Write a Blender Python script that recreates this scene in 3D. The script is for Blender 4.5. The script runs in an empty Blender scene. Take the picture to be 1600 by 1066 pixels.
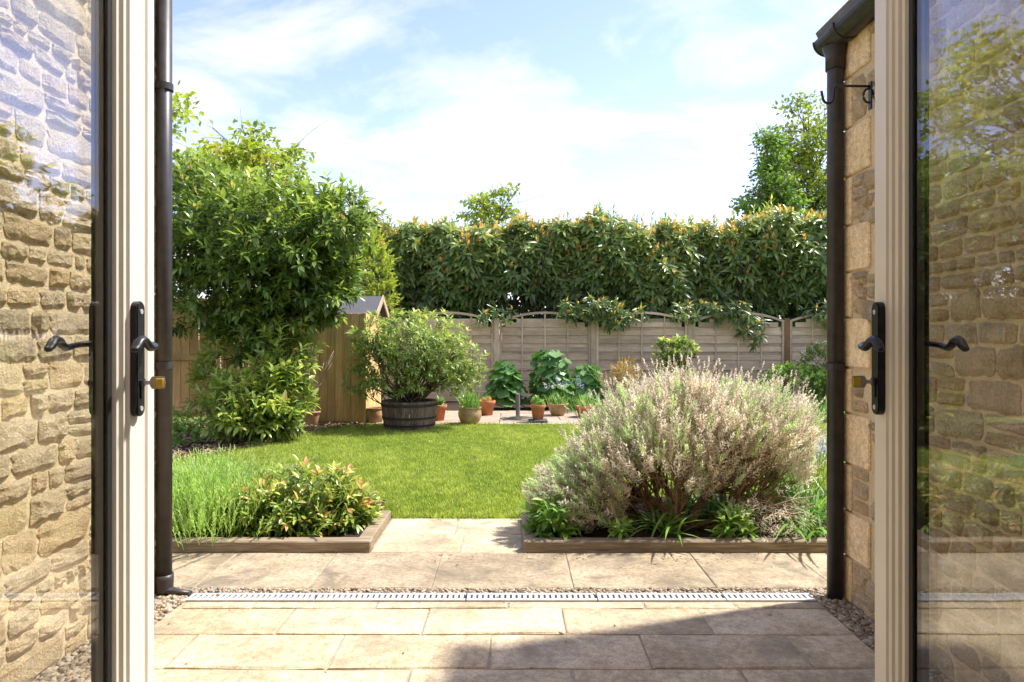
import bpy, math
import numpy as np
from mathutils import Matrix, Vector
R = math.radians
PI = math.pi
scene = bpy.context.scene
COL = scene.collection

# ------------------------------------------------------------------ camera, sky, sun, exposure
CZ = 1.22
cam_d = bpy.data.cameras.new('camera'); cam = bpy.data.objects.new('camera', cam_d); COL.objects.link(cam)
cam.location = (0, 0, CZ); cam.rotation_euler = (R(90), 0, 0)
cam_d.sensor_width = 36; cam_d.lens = 24.0; cam_d.shift_y = -0.003
cam_d.clip_start = 0.05; cam_d.clip_end = 1500
scene.camera = cam

SUN_AZ = 18.0      # degrees from +X towards +Y
SUN_EL = 56.0
world = bpy.data.worlds.new('World'); scene.world = world; world.use_nodes = True
nt = world.node_tree; nt.nodes.clear()
def wn(t, **k):
    n = nt.nodes.new(t)
    for a, b in k.items(): setattr(n, a, b)
    return n
w_out = wn('ShaderNodeOutputWorld'); w_bg = wn('ShaderNodeBackground')
sky = wn('ShaderNodeTexSky', sky_type='NISHITA', sun_disc=False, sun_elevation=R(SUN_EL), sun_rotation=R(90 - SUN_AZ),
         air_density=1.0, dust_density=0.25, ozone_density=3.0)
w_bg.inputs['Strength'].default_value = 0.09
tc = wn('ShaderNodeTexCoord'); sep = wn('ShaderNodeSeparateXYZ')
nt.links.new(tc.outputs['Generated'], sep.inputs[0])
zb = wn('ShaderNodeMath', operation='ADD'); zb.inputs[1].default_value = 0.22
zm = wn('ShaderNodeMath', operation='MAXIMUM'); zm.inputs[1].default_value = 0.05
nt.links.new(sep.outputs['Z'], zb.inputs[0]); nt.links.new(zb.outputs[0], zm.inputs[0])
dv = wn('ShaderNodeVectorMath', operation='DIVIDE')
cz = wn('ShaderNodeCombineXYZ')
for i in range(3): nt.links.new(zm.outputs[0], cz.inputs[i])
nt.links.new(tc.outputs['Generated'], dv.inputs[0]); nt.links.new(cz.outputs[0], dv.inputs[1])
mp = wn('ShaderNodeMapping'); mp.inputs['Scale'].default_value = (1.0, 1.35, 0.0); mp.inputs['Rotation'].default_value = (0, 0, R(28))
mp.inputs['Location'].default_value = (3.1, 1.7, 0)
nt.links.new(dv.outputs[0], mp.inputs[0])
nz = wn('ShaderNodeTexNoise'); nz.inputs['Scale'].default_value = 1.9; nz.inputs['Detail'].default_value = 7
nz.inputs['Roughness'].default_value = 0.58; nz.inputs['Distortion'].default_value = 0.35
nt.links.new(mp.outputs[0], nz.inputs['Vector'])
cr = wn('ShaderNodeValToRGB'); cr.color_ramp.elements[0].position = 0.44; cr.color_ramp.elements[1].position = 0.66
cr.color_ramp.elements[1].color = (0.85, 0.85, 0.85, 1)
nt.links.new(nz.outputs['Fac'], cr.inputs[0])
tint = wn('ShaderNodeMix', data_type='RGBA', blend_type='MULTIPLY'); tint.inputs['Factor'].default_value = 1
tint.inputs['B'].default_value = (0.98, 0.79, 0.91, 1)
nt.links.new(sky.outputs[0], tint.inputs['A'])
mx = wn('ShaderNodeMix', data_type='RGBA'); mx.inputs['B'].default_value = (3.3, 3.2, 3.2, 1)
nt.links.new(cr.outputs[0], mx.inputs['Factor']); nt.links.new(tint.outputs['Result'], mx.inputs['A'])
nt.links.new(mx.outputs['Result'], w_bg.inputs['Color']); nt.links.new(w_bg.outputs[0], w_out.inputs[0])

sl = bpy.data.lights.new('sun', 'SUN'); sun = bpy.data.objects.new('sun', sl); COL.objects.link(sun)
sl.energy = 2.0; sl.angle = R(2.5); sl.color = (1.0, 0.95, 0.87)
sd = Vector((math.cos(R(SUN_EL)) * math.cos(R(SUN_AZ)), math.cos(R(SUN_EL)) * math.sin(R(SUN_AZ)), math.sin(R(SUN_EL))))
sun.rotation_euler = sd.to_track_quat('Z', 'Y').to_euler(); sun.location = (8, 4, 12)

vs = scene.view_settings
vs.view_transform = 'Standard'; vs.look = 'None'; vs.gamma = 1; vs.exposure = 2.22; vs.use_curve_mapping = False
scene.cycles.use_denoising = True
try: scene.cycles.denoiser = 'OPENIMAGEDENOISE'
except Exception: pass
scene.cycles.max_bounces = 10; scene.cycles.transparent_max_bounces = 16
scene.cycles.diffuse_bounces = 4; scene.cycles.sample_clamp_indirect = 8

# ------------------------------------------------------------------ helpers
def rng_(s): return np.random.default_rng(s)
def unit(v): return v / np.maximum(np.linalg.norm(v, axis=-1, keepdims=True), 1e-9)

class Geo:
    """collects triangles, with one tone value per vertex"""
    def __init__(s): s.v = []; s.f = []; s.t = []; s.n = 0
    def add(s, v, f, tone=0.5):
        v = np.asarray(v, float).reshape(-1, 3); f = np.asarray(f, int).reshape(-1, 3)
        s.v.append(v); s.f.append(f + s.n); s.n += len(v)
        s.t.append(np.full(len(v), tone, float) if np.isscalar(tone) else np.asarray(tone, float))
    def mesh(s, name, smooth=False):
        v = np.concatenate(s.v); f = np.concatenate(s.f); t = np.concatenate(s.t)
        me = bpy.data.meshes.new(name)
        me.vertices.add(len(v)); me.vertices.foreach_set('co', v.astype(np.float32).ravel())
        me.loops.add(f.size); me.loops.foreach_set('vertex_index', f.astype(np.int32).ravel())
        me.polygons.add(len(f)); me.polygons.foreach_set('loop_start', np.arange(0, f.size, 3, dtype=np.int32))
        try: me.polygons.foreach_set('loop_total', np.full(len(f), 3, dtype=np.int32))
        except Exception: pass
        me.polygons.foreach_set('use_smooth', np.full(len(f), smooth, dtype=bool))
        a = me.attributes.new('tone', 'FLOAT', 'POINT'); a.data.foreach_set('value', t.astype(np.float32))
        me.update(calc_edges=True); me.validate()
        return me

def link(name, me, mat=None, parent=None, world_coords=True):
    o = bpy.data.objects.new(name, me); COL.objects.link(o)
    if mat is not None and me is not None and len(me.materials) == 0: me.materials.append(mat)
    if parent is not None:
        o.parent = parent
        if world_coords: o.matrix_parent_inverse = Matrix.Translation(-Vector(root_loc(parent)))
    return o
def root_loc(o):
    l = Vector((0, 0, 0))
    while o is not None:
        l = l + Vector(o.location); o = o.parent if o.parent is not None and not o.get('_w') else None
    return l
def tag(o, label=None, cat=None, group=None, kind=None):
    if label: o['label'] = label
    if cat: o['category'] = cat
    if group: o['group'] = group
    if kind: o['kind'] = kind
    return o
def thing(name, loc, label, cat, group=None):
    o = bpy.data.objects.new(name, None); COL.objects.link(o); o.location = loc; o.empty_display_size = 0.1
    return tag(o, label, cat, group)
def part(name, me, mat, parent, kind=None):
    """mesh given in world coordinates, parented to a thing (an Empty that is only translated)"""
    o = bpy.data.objects.new(name, me); COL.objects.link(o)
    if mat is not None and len(me.materials) == 0: me.materials.append(mat)
    o.parent = parent; o.matrix_parent_inverse = Matrix.Translation(-parent.matrix_basis.translation)
    if kind: o['kind'] = kind
    return o
def sub(name, me, mat, parent):
    """sub-part: mesh in the same space as its parent part"""
    o = bpy.data.objects.new(name, me); COL.objects.link(o)
    if mat is not None and len(me.materials) == 0: me.materials.append(mat)
    o.parent = parent
    return o

BOXF = [(0,2,1),(0,3,2),(4,5,6),(4,6,7),(0,1,5),(0,5,4),(1,2,6),(1,6,5),(2,3,7),(2,7,6),(3,0,4),(3,4,7)]
def box(g, x0, x1, y0, y1, z0, z1, tone=0.5):
    g.add([(x0,y0,z0),(x1,y0,z0),(x1,y1,z0),(x0,y1,z0),(x0,y0,z1),(x1,y0,z1),(x1,y1,z1),(x0,y1,z1)], BOXF, tone)
def bbox(g, x0, x1, y0, y1, z0, z1, b=0.004, tone=0.5):
    """box whose eight corners and twelve edges are chamfered"""
    xs, ys, zs = (x0, x1), (y0, y1), (z0, z1); v = []; ix = {}
    for i in (0,1):
        for j in (0,1):
            for k in (0,1):
                sx, sy, sz = (1,-1)[i], (1,-1)[j], (1,-1)[k]
                for a in range(3):
                    ix[(i,j,k,a)] = len(v)
                    v.append((xs[i] + (0 if a == 0 else b*sx), ys[j] + (0 if a == 1 else b*sy), zs[k] + (0 if a == 2 else b*sz)))
    f = []
    def q(a, b_, c, d): f.append((a, b_, c)); f.append((a, c, d))
    for s in (0,1):
        q(*[ix[(s,)+p+(0,)] for p in ((0,0),(1,0),(1,1),(0,1))])
        q(*[ix[(p[0],s,p[1],1)] for p in ((0,0),(1,0),(1,1),(0,1))])
        q(*[ix[p+(s,2)] for p in ((0,0),(1,0),(1,1),(0,1))])
    for a in (0,1):
        for c in (0,1):
            q(ix[(a,c,0,0)], ix[(a,c,1,0)], ix[(a,c,1,1)], ix[(a,c,0,1)])
            q(ix[(a,0,c,0)], ix[(a,1,c,0)], ix[(a,1,c,2)], ix[(a,0,c,2)])
            q(ix[(0,a,c,1)], ix[(1,a,c,1)], ix[(1,a,c,2)], ix[(0,a,c,2)])
    for i in (0,1):
        for j in (0,1):
            for k in (0,1): f.append((ix[(i,j,k,0)], ix[(i,j,k,1)], ix[(i,j,k,2)]))
    g.add(v, f, tone)
def box_mesh(name, x0, x1, y0, y1, z0, z1, b=0.004):
    g = Geo(); bbox(g, x0, x1, y0, y1, z0, z1, b); me = g.mesh(name); fix(me); return me
def fix(me):
    import bmesh
    bm = bmesh.new(); bm.from_mesh(me); bmesh.ops.recalc_face_normals(bm, faces=bm.faces[:]); bm.to_mesh(me); bm.free()

def tube(g, pts, rad, sides=5, tone=0.5, cap=True, flat=None):
    pts = np.asarray(pts, float); n = len(pts)
    rad = np.full(n, rad, float) if np.isscalar(rad) else np.asarray(rad, float)
    tg = np.gradient(pts, axis=0); tg = unit(tg)
    ref = np.array([0, 0, 1.0]) if abs(tg[0][2]) < 0.9 else np.array([1.0, 0, 0])
    a = unit(np.cross(tg, ref)); b = np.cross(tg, a)
    th = np.arange(sides) * 2 * PI / sides
    fb = 1.0 if flat is None else flat
    ring = pts[:, None] + rad[:, None, None] * (np.cos(th)[None, :, None] * a[:, None] + fb * np.sin(th)[None, :, None] * b[:, None])
    f = []
    for i in range(n - 1):
        for j in range(sides):
            k = (j + 1) % sides
            f += [(i*sides+j, i*sides+k, (i+1)*sides+k), (i*sides+j, (i+1)*sides+k, (i+1)*sides+j)]
    v = ring.reshape(-1, 3)
    if cap:
        v = np.vstack([v, pts[0], pts[-1]]); c0, c1 = n*sides, n*sides+1
        for j in range(sides):
            k = (j+1) % sides
            f += [(c0, k, j), (c1, (n-1)*sides+j, (n-1)*sides+k)]
    g.add(v, f, tone)
def lathe(g, prof, cx=0, cy=0, z=0, seg=24, tone=0.5):
    prof = np.asarray(prof, float); n = len(prof); th = np.arange(seg)*2*PI/seg
    v = np.stack([cx + prof[:, :1]*np.cos(th), cy + prof[:, :1]*np.sin(th), z + np.repeat(prof[:, 1:], seg, 1)], -1).reshape(-1, 3)
    f = []
    for i in range(n-1):
        for j in range(seg):
            k = (j+1) % seg
            f += [(i*seg+j, i*seg+k, (i+1)*seg+k), (i*seg+j, (i+1)*seg+k, (i+1)*seg+j)]
    g.add(v, f, tone)
def prism(g, poly, axis, a0, a1):
    """polygon (list of 2d points) extruded along an axis; 'z': (x,y), 'y': (x,z), 'x': (y,z)"""
    n = len(poly); v = []
    for a in (a0, a1):
        for p in poly: v.append({'z': (p[0], p[1], a), 'y': (p[0], a, p[1]), 'x': (a, p[0], p[1])}[axis])
    f = []
    for i in range(n):
        j = (i+1) % n; f += [(i, j, n+j), (i, n+j, n+i)]
    import mathutils.geometry as mg
    for t in mg.tessellate_polygon([[Vector((p[0], p[1], 0)) for p in poly]]):
        f.append(tuple(t)); f.append(tuple(n+q for q in t))
    g.add(v, f)

# leaf templates: (along, side, height) and triangles
T8 = (np.array([(0,0,0),(.28,-.44,.05),(.28,0,0),(.28,.44,.05),(.66,-.38,.0),(.66,0,-.05),(.66,.38,.0),(1,0,-.16)], float),
      np.array([(0,2,1),(0,3,2),(1,2,5),(1,5,4),(2,3,6),(2,6,5),(4,5,7),(5,6,7)]))
T4 = (np.array([(0,0,0),(.45,-.5,.04),(1,0,-.06),(.45,.5,.04)], float), np.array([(0,2,1),(0,3,2)]))
TS = (np.array([(0,-.5,0),(0,.5,0),(.5,-.45,.06),(.5,.45,.06),(1,0,-.12)], float), np.array([(0,1,3),(0,3,2),(2,3,4)]))
def leaves(g, T, p, d, up, L, W, tone, droop=1.0):
    p = np.asarray(p, float); N = len(p)
    if N == 0: return
    d = unit(np.asarray(d, float)); up = np.broadcast_to(np.asarray(up, float), d.shape)
    s = unit(np.cross(d, up) + 1e-6); n = np.cross(s, d)
    L = np.broadcast_to(L, (N,)); W = np.broadcast_to(W, (N,)); tone = np.broadcast_to(tone, (N,))
    tv, tf = T; k = len(tv)
    v = (p[:, None] + L[:, None, None]*tv[None, :, :1]*d[:, None] + W[:, None, None]*tv[None, :, 1:2]*s[:, None]
         + (L*droop)[:, None, None]*tv[None, :, 2:3]*n[:, None])
    f = tf[None] + (np.arange(N)*k)[:, None, None]
    g.add(v.reshape(-1, 3), f.reshape(-1, 3), np.repeat(tone, k))
def perp(a, rng):
    r = rng.normal(size=a.shape); return unit(np.cross(a, r))
def shoots(g, T, rng, base, axis, slen, nl, spread, L, W, tone, stem_g=None, stem_r=0.003, tip_tone=None, start=0.2, upv=(0,0,1)):
    """leafy shoots: base (N,3), axis (N,3); nl leaves up each shoot at golden-angle turns"""
    N = len(base); axis = unit(axis); u = perp(axis, rng); w = np.cross(axis, u)
    slen = np.broadcast_to(slen, (N,)); tone = np.broadcast_to(tone, (N,))
    for i in range(nl):
        t = start + (1-start)*(i+rng.random(N)*.6)/nl
        a = i*2.4 + rng.random(N)*.7
        sp = spread*(1.15 - .55*t) + rng.normal(size=N)*.14
        rad = np.cos(a)[:, None]*u + np.sin(a)[:, None]*w
        d = np.cos(sp)[:, None]*axis + np.sin(sp)[:, None]*rad
        tn = tone + rng.normal(size=N)*.07
        if tip_tone is not None: tn = np.where(t > .72, tip_tone + rng.normal(size=N)*.08, tn)
        leaves(g, T, base + axis*(slen*t)[:, None], d, np.array(upv) + axis*.4 + rng.normal(size=(N,3))*.25,
               L*(.75+.5*rng.random(N))*(1.1-.35*t), W*(.8+.4*rng.random(N)), np.clip(tn, 0, 1))
    if stem_g is not None:
        for i in range(N): tube(stem_g, [base[i]-axis[i]*.02, base[i]+axis[i]*slen[i]*.5, base[i]+axis[i]*slen[i]], [stem_r, stem_r*.8, stem_r*.4], 3, cap=False)
def blob(rng, n, c, r, lo=0.8, hi=1.02):
    d = unit(rng.normal(size=(n, 3))); q = lo + (hi-lo)*rng.random(n)**.6
    return np.array(c) + d*q[:, None]*np.array(r), unit(d/np.array(r))
def limb(g, rng, a, b, r0, r1, bend=.12, n=6, sides=6, sag=0.0):
    a, b = np.array(a, float), np.array(b, float); t = np.linspace(0, 1, n)[:, None]
    L = np.linalg.norm(b-a); o = perp((b-a)[None], rng)[0]*bend*L
    pts = a + (b-a)*t + o*np.sin(t*PI) + np.array([0,0,-sag*L])*np.sin(t*PI) + rng.normal(size=(n,3))*L*.012*np.sin(t*PI)
    tube(g, pts, r0 + (r1-r0)*t[:, 0], sides)
    return pts

# ------------------------------------------------------------------ materials
def new_mat(name):
    m = bpy.data.materials.new(name); m.use_nodes = True; t = m.node_tree
    b = t.nodes['Principled BSDF']; return m, t, b
def N(t, ty, **k):
    n = t.nodes.new(ty)
    for a, b in k.items(): setattr(n, a, b)
    return n
def ramp(t, cols, fac):
    r = N(t, 'ShaderNodeValToRGB'); e = r.color_ramp.elements
    e[0].position, e[0].color = cols[0][0], (*cols[0][1], 1)
    e[1].position, e[1].color = cols[-1][0], (*cols[-1][1], 1)
    for p, c in cols[1:-1]:
        x = e.new(p); x.color = (*c, 1)
    t.links.new(fac, r.inputs[0]); return r.outputs[0]
def noise(t, scale, detail=5, rough=.6, vec=None, dist=0.0):
    n = N(t, 'ShaderNodeTexNoise'); n.inputs['Scale'].default_value = scale; n.inputs['Detail'].default_value = detail
    n.inputs['Roughness'].default_value = rough; n.inputs['Distortion'].default_value = dist
    if vec is not None: t.links.new(vec, n.inputs['Vector'])
    return n.outputs['Fac']
def mix(t, a, b, fac, mode='MIX'):
    m = N(t, 'ShaderNodeMix', data_type='RGBA', blend_type=mode)
    for k, v in (('A', a), ('B', b)):
        if isinstance(v, tuple): m.inputs[k].default_value = (*v, 1)
        else: t.links.new(v, m.inputs[k])
    if isinstance(fac, float): m.inputs['Factor'].default_value = fac
    else: t.links.new(fac, m.inputs['Factor'])
    return m.outputs['Result']
def math_(t, op, a, b=None):
    m = N(t, 'ShaderNodeMath', operation=op)
    for i, v in enumerate((a, b)):
        if v is None: continue
        if isinstance(v, (int, float)): m.inputs[i].default_value = v
        else: t.links.new(v, m.inputs[i])
    return m.outputs[0]
def pos(t, scale=(1,1,1), shift=False):
    g = N(t, 'ShaderNodeNewGeometry'); m = N(t, 'ShaderNodeMapping'); m.inputs['Scale'].default_value = scale
    t.links.new(g.outputs['Position'], m.inputs[0])
    if shift:
        oi = N(t, 'ShaderNodeObjectInfo'); c = N(t, 'ShaderNodeCombineXYZ')
        for i in range(3): t.links.new(math_(t, 'MULTIPLY', oi.outputs['Random'], 37.0+11*i), c.inputs[i])
        t.links.new(c.outputs[0], m.inputs['Location'])
    return m.outputs[0]
def bump(t, b, h, strength, dist):
    n = N(t, 'ShaderNodeBump'); n.inputs['Strength'].default_value = strength; n.inputs['Distance'].default_value = dist
    t.links.new(h, n.inputs['Height']); t.links.new(n.outputs[0], b.inputs['Normal'])
def obj_rand(t):
    return N(t, 'ShaderNodeObjectInfo').outputs['Random']

def plain(name, col, rough=.5, metal=0.0, var=.12, scale=30, bmp=.0, spec=.5):
    m, t, b = new_mat(name); p = pos(t)
    f = noise(t, scale, 5, .6, p)
    c = ramp(t, [(.3, tuple(x*(1-var) for x in col)), (.7, tuple(min(1, x*(1+var)) for x in col))], f)
    t.links.new(c, b.inputs['Base Color']); b.inputs['Roughness'].default_value = rough; b.inputs['Metallic'].default_value = metal
    b.inputs['Specular IOR Level'].default_value = spec
    if bmp: bump(t, b, f, bmp, .004)
    return m
def leaf_mat(name, cols, rough=.42, trans=.35, tgain=1.3, spec=.5, gain=1.3, tb=.6):
    m, t, b = new_mat(name)
    a = N(t, 'ShaderNodeAttribute', attribute_name='tone')
    c = ramp(t, cols, a.outputs['Fac'])
    fn = noise(t, 9.0, 2, .5, pos(t)); c = mix(t, c, ramp(t, [(.35, (.78*gain,.8*gain,.75*gain)), (.65, (1.15*gain,1.12*gain,1.08*gain))], fn), 1.0, 'MULTIPLY')
    t.links.new(c, b.inputs['Base Color']); b.inputs['Roughness'].default_value = rough; b.inputs['Specular IOR Level'].default_value = spec
    tr = N(t, 'ShaderNodeBsdfTranslucent'); tcx = mix(t, c, (tgain, tgain*1.03, tgain*tb), 1.0, 'MULTIPLY'); t.links.new(tcx, tr.inputs['Color'])
    ms = N(t, 'ShaderNodeMixShader'); ms.inputs[0].default_value = trans
    t.links.new(b.outputs[0], ms.inputs[1]); t.links.new(tr.outputs[0], ms.inputs[2])
    t.links.new(ms.outputs[0], t.nodes['Material Output'].inputs['Surface'])
    return m
def wood(name, c0, c1, c2, grain=(1.5, 22, 22), rough=.75, spec=.25, objvar=.25):
    """grain stretched along one axis, each piece with its own shade"""
    m, t, b = new_mat(name)
    p = pos(t, grain, True); f = noise(t, 3.2, 6, .65, p, .6)
    p2 = pos(t, (1, 1, 1), True); f2 = noise(t, 2.3, 4, .6, p2)
    c = ramp(t, [(.28, c0), (.52, c1), (.75, c2)], f)
    c = mix(t, c, ramp(t, [(.3, (.62, .62, .6)), (.7, (1.1, 1.08, 1.02))], f2), .7, 'MULTIPLY')
    orr = math_(t, 'ADD', math_(t, 'MULTIPLY', obj_rand(t), objvar*2), 1-objvar)
    cc = N(t, 'ShaderNodeCombineXYZ'); [t.links.new(orr, cc.inputs[i]) for i in range(3)]
    c = mix(t, c, cc.outputs[0], 1.0, 'MULTIPLY')
    t.links.new(c, b.inputs['Base Color']); b.inputs['Roughness'].default_value = rough; b.inputs['Specular IOR Level'].default_value = spec
    bump(t, b, f, .35, .004)
    return m
def stone(name, cols, objvar=.22, scale=6, bmp=.7, bd=.02, rough=.9, stain=None, tintvar=None, grit=.45):
    m, t, b = new_mat(name); p = pos(t, (1,1,1), True); pw = pos(t)
    f = noise(t, scale, 8, .62, p, .3); fine = noise(t, scale*9, 6, .7, p)
    c = ramp(t, cols, f)
    c = mix(t, c, ramp(t, [(.33, (.62,.59,.54)), (.6, (1.1,1.08,1.04))], fine), .85, 'MULTIPLY')
    vfine = noise(t, scale*34, 3, .6, p); c = mix(t, c, ramp(t, [(.38, (.72,.70,.67)), (.58, (1.06,1.06,1.05))], vfine), .7, 'MULTIPLY')
    if tintvar: c = mix(t, c, ramp(t, tintvar, obj_rand(t)), 1.0, 'MULTIPLY')
    if stain:
        fs = noise(t, stain[0], 6, .65, pw, .5)
        c = mix(t, c, stain[1], ramp(t, [(stain[2], (0,0,0)), (stain[3], (stain[4],)*3)], fs))
    t.links.new(c, b.inputs['Base Color']); b.inputs['Roughness'].default_value = rough; b.inputs['Specular IOR Level'].default_value = .25
    hh = math_(t, 'ADD', f, math_(t, 'MULTIPLY', fine, grit)); bump(t, b, hh, bmp, bd)
    return m

M = {}
M['slab'] = stone('sandstone_paving', [(.25, (.38,.305,.205)), (.5, (.545,.46,.325)), (.75, (.68,.60,.46))], scale=3.4, bmp=.6, bd=.008,
                  stain=(3.0, (.23,.195,.14), .50, .68, .75), tintvar=[(0, (.88,.86,.82)), (.5, (1,.98,.94)), (1, (1.06,1.05,1.04))])
M['slab_worn'] = stone('mossy_sandstone_paving', [(.25, (.24,.195,.135)), (.5, (.375,.315,.225)), (.78, (.52,.45,.345))], scale=4.6, bmp=.6, bd=.006,
                  stain=(3.8, (.15,.125,.088), .49, .66, .8), tintvar=[(0, (.9,.88,.85)), (1, (1.08,1.06,1.03))])
M['joint'] = stone('paving_mortar', [(.3, (.27,.225,.16)), (.7, (.47,.41,.31))], scale=14, bmp=.5, bd=.004)
M['mortar'] = stone('lime_mortar', [(.25, (.66,.525,.32)), (.5, (.78,.635,.40)), (.75, (.84,.71,.48))], scale=16, bmp=.8, bd=.02)
M['rubble'] = stone('limestone_rubble', [(.22, (.52,.42,.275)), (.45, (.76,.64,.44)), (.72, (.90,.80,.60))], scale=13, bmp=1.0, bd=.03, grit=1.1,
                  stain=(9.0, (.30,.26,.20), .56, .72, .65), tintvar=[(0, (.85,.81,.76)), (.10, (1.1,1.05,.98)), (.4, (1.22,1.16,1.07)), (.65, (1.28,1.17,1.0)), (.8, (1.22,1.06,.84)), (.9, (1.02,.98,.93)), (1, (1.3,1.26,1.2))])
M['quoin'] = stone('dressed_limestone', [(.25, (.78,.60,.345)), (.6, (.90,.71,.43)), (.8, (.95,.79,.53))], scale=4, bmp=.3, bd=.006, stain=(4, (.36,.30,.22), .56, .75, .5))
M['pebble'] = None
M['cream'] = plain('cream_paint', (.70,.655,.555), .36, 0, .035, 9)
M['black_iron'] = plain('black_iron', (.022,.022,.024), .38, .3, .3, 60, .15)
M['cast'] = plain('painted_cast_iron', (.035,.031,.028), .42, .1, .3, 22, .12)
M['gasket'] = plain('black_rubber', (.012,.012,.012), .6)
M['alu'] = plain('aluminium_spacer', (.11,.105,.1), .45, .6)
M['steel'] = plain('galvanised_steel', (.50,.50,.48), .45, .2, .15, 25)
M['dark'] = plain('dark_void', (.012,.011,.01), .9)
M['brass'] = plain('key_metal', (.55,.50,.40), .35, .9)
M['yellow'] = plain('yellow_plastic', (.62,.40,.03), .4)
M['plaster'] = plain('white_plaster', (.72,.70,.66), .8)
M['oak_floor'] = wood('floor_boards', (.22,.13,.07), (.30,.19,.10), (.38,.25,.14), (20, 1.5, 20))
M['sleeper'] = wood('weathered_sleeper', (.16,.115,.075), (.32,.25,.17), (.54,.46,.35), (1.6, 26, 26))
M['fence'] = wood('silvered_softwood', (.42,.31,.195), (.64,.50,.335), (.78,.65,.475), (1.2, 30, 30), objvar=.2)
M['fence_up'] = wood('silvered_softwood_upright', (.44,.33,.21), (.66,.52,.36), (.79,.66,.49), (30, 30, 1.2), objvar=.15)
M['newpost'] = wood('orange_softwood_post', (.25,.14,.06), (.36,.21,.09), (.42,.27,.13), (25, 25, 1.2))
M['feather'] = wood('golden_softwood', (.50,.31,.12), (.74,.51,.22), (.84,.63,.32), (26, 26, 1.3), objvar=.16)
M['brownfence'] = wood('brown_softwood', (.38,.22,.085), (.60,.38,.16), (.72,.50,.25), (26, 26, 1.3), objvar=.2)
M['barrel'] = wood('oak_barrel', (.07,.05,.035), (.17,.125,.09), (.30,.24,.18), (16, 16, 1.6), objvar=.25)
M['hoop'] = plain('rusty_hoop', (.035,.028,.024), .7, .3, .4, 30)
M['felt'] = plain('roofing_felt', (.085,.085,.092), .9, 0, .25, 40, .3)
M['slate'] = plain('roof_slate', (.14,.13,.12), .8, 0, .3, 10, .2)
M['terracotta'] = stone('terracotta', [(.3, (.40,.15,.07)), (.6, (.54,.22,.11)), (.8, (.60,.33,.20))], scale=7, bmp=.15, bd=.003, stain=(9, (.58,.42,.31), .55, .75, .5))
M['tanpot'] = stone('pale_terracotta', [(.3, (.40,.24,.13)), (.6, (.55,.36,.20)), (.8, (.62,.45,.28))], scale=7, bmp=.15, bd=.003, stain=(8, (.34,.24,.15), .55, .75, .6))
M['glazed'] = stone('honey_glazed_pot', [(.3, (.30,.20,.09)), (.6, (.46,.33,.17)), (.8, (.56,.44,.26))], scale=8, bmp=.1, bd=.002, rough=.4)
M['soil'] = stone('dark_soil', [(.3, (.035,.024,.016)), (.6, (.075,.052,.034)), (.8, (.12,.085,.055))], scale=22, bmp=1, bd=.03)
M['bark'] = leaf_mat('bark_mulch', [(0, (.16,.09,.05)), (.5, (.34,.23,.14)), (1, (.55,.43,.30))], .9, .0, 1.0, .2, 1.15)
M['trunk'] = stone('grey_brown_bark', [(.3, (.085,.062,.042)), (.6, (.17,.13,.09)), (.8, (.26,.21,.15))], scale=26, bmp=.8, bd=.01)
M['darkstem'] = stone('dark_bark', [(.3, (.03,.024,.018)), (.7, (.075,.06,.045))], scale=26, bmp=.6, bd=.01)
M['lavwood'] = stone('lavender_wood', [(.3, (.15,.09,.05)), (.6, (.30,.20,.125)), (.8, (.42,.31,.21))], scale=40, bmp=.7, bd=.006)
M['drystem'] = plain('dry_stem', (.55,.45,.33), .8, 0, .2, 40)
M['hose'] = plain('green_grey_hose', (.10,.12,.10), .5)
M['turf'] = stone('turf', [(.3, (.10,.13,.02)), (.6, (.15,.20,.03)), (.8, (.20,.25,.05))], scale=3, bmp=.6, bd=.02)
M['patio'] = stone('pinkish_paving', [(.3, (.33,.25,.18)), (.6, (.46,.37,.29)), (.8, (.54,.46,.38))], scale=5, bmp=.3, bd=.004)
M['grass'] = leaf_mat('grass_blades', [(0, (.16,.235,.04)), (.5, (.33,.425,.07)), (.85, (.49,.55,.13)), (1, (.62,.56,.26))], .55, .42, 1.2, .3, 1.05)
G_LAUREL = [(0, (.036,.062,.018)), (.35, (.095,.15,.036)), (.65, (.195,.265,.058)), (.85, (.33,.39,.085)), (1, (.38,.22,.09))]
M['laurel'] = leaf_mat('laurel_leaves', G_LAUREL, .3, .34, 1.5, .55, 1.4)
M['hedge'] = leaf_mat('hedge_leaves', [(0, (.035,.055,.022)), (.4, (.09,.135,.042)), (.65, (.165,.215,.058)), (.78, (.30,.34,.075)), (.84, (.46,.25,.08)), (1, (.58,.33,.12))], .3, .38, 1.4, .5, 1.75)
M['maple'] = leaf_mat('yellow_green_leaves', [(0, (.12,.17,.02)), (.5, (.25,.31,.035)), (1, (.42,.44,.07))], .5, .45, 1.3)
M['midgreen'] = leaf_mat('mid_green_leaves', [(0, (.045,.10,.02)), (.5, (.10,.20,.035)), (1, (.22,.32,.06))], .5, .4, 1.3)
M['golden'] = leaf_mat('golden_leaves', [(0, (.14,.19,.03)), (.5, (.26,.32,.05)), (1, (.42,.45,.09))], .5, .45, 1.2)
M['rhodo'] = leaf_mat('small_rhododendron_leaves', [(0, (.035,.075,.02)), (.4, (.11,.17,.045)), (.75, (.26,.32,.09)), (1, (.48,.48,.14))], .42, .36, 1.3, .5, 1.5)
M['lav'] = leaf_mat('lavender_leaves', [(0, (.36,.27,.23)), (.3, (.66,.58,.53)), (.5, (.62,.61,.52)), (.7, (.40,.50,.28)), (1, (.45,.59,.27))], .8, .42, 1.1, .2, 1.25, .85)
M['lavgreen'] = leaf_mat('young_lavender_leaves', [(0, (.16,.24,.07)), (.5, (.34,.48,.14)), (.85, (.46,.58,.22)), (1, (.50,.48,.40))], .65, .42, 1.2, .2, 1.25, .7)
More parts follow.
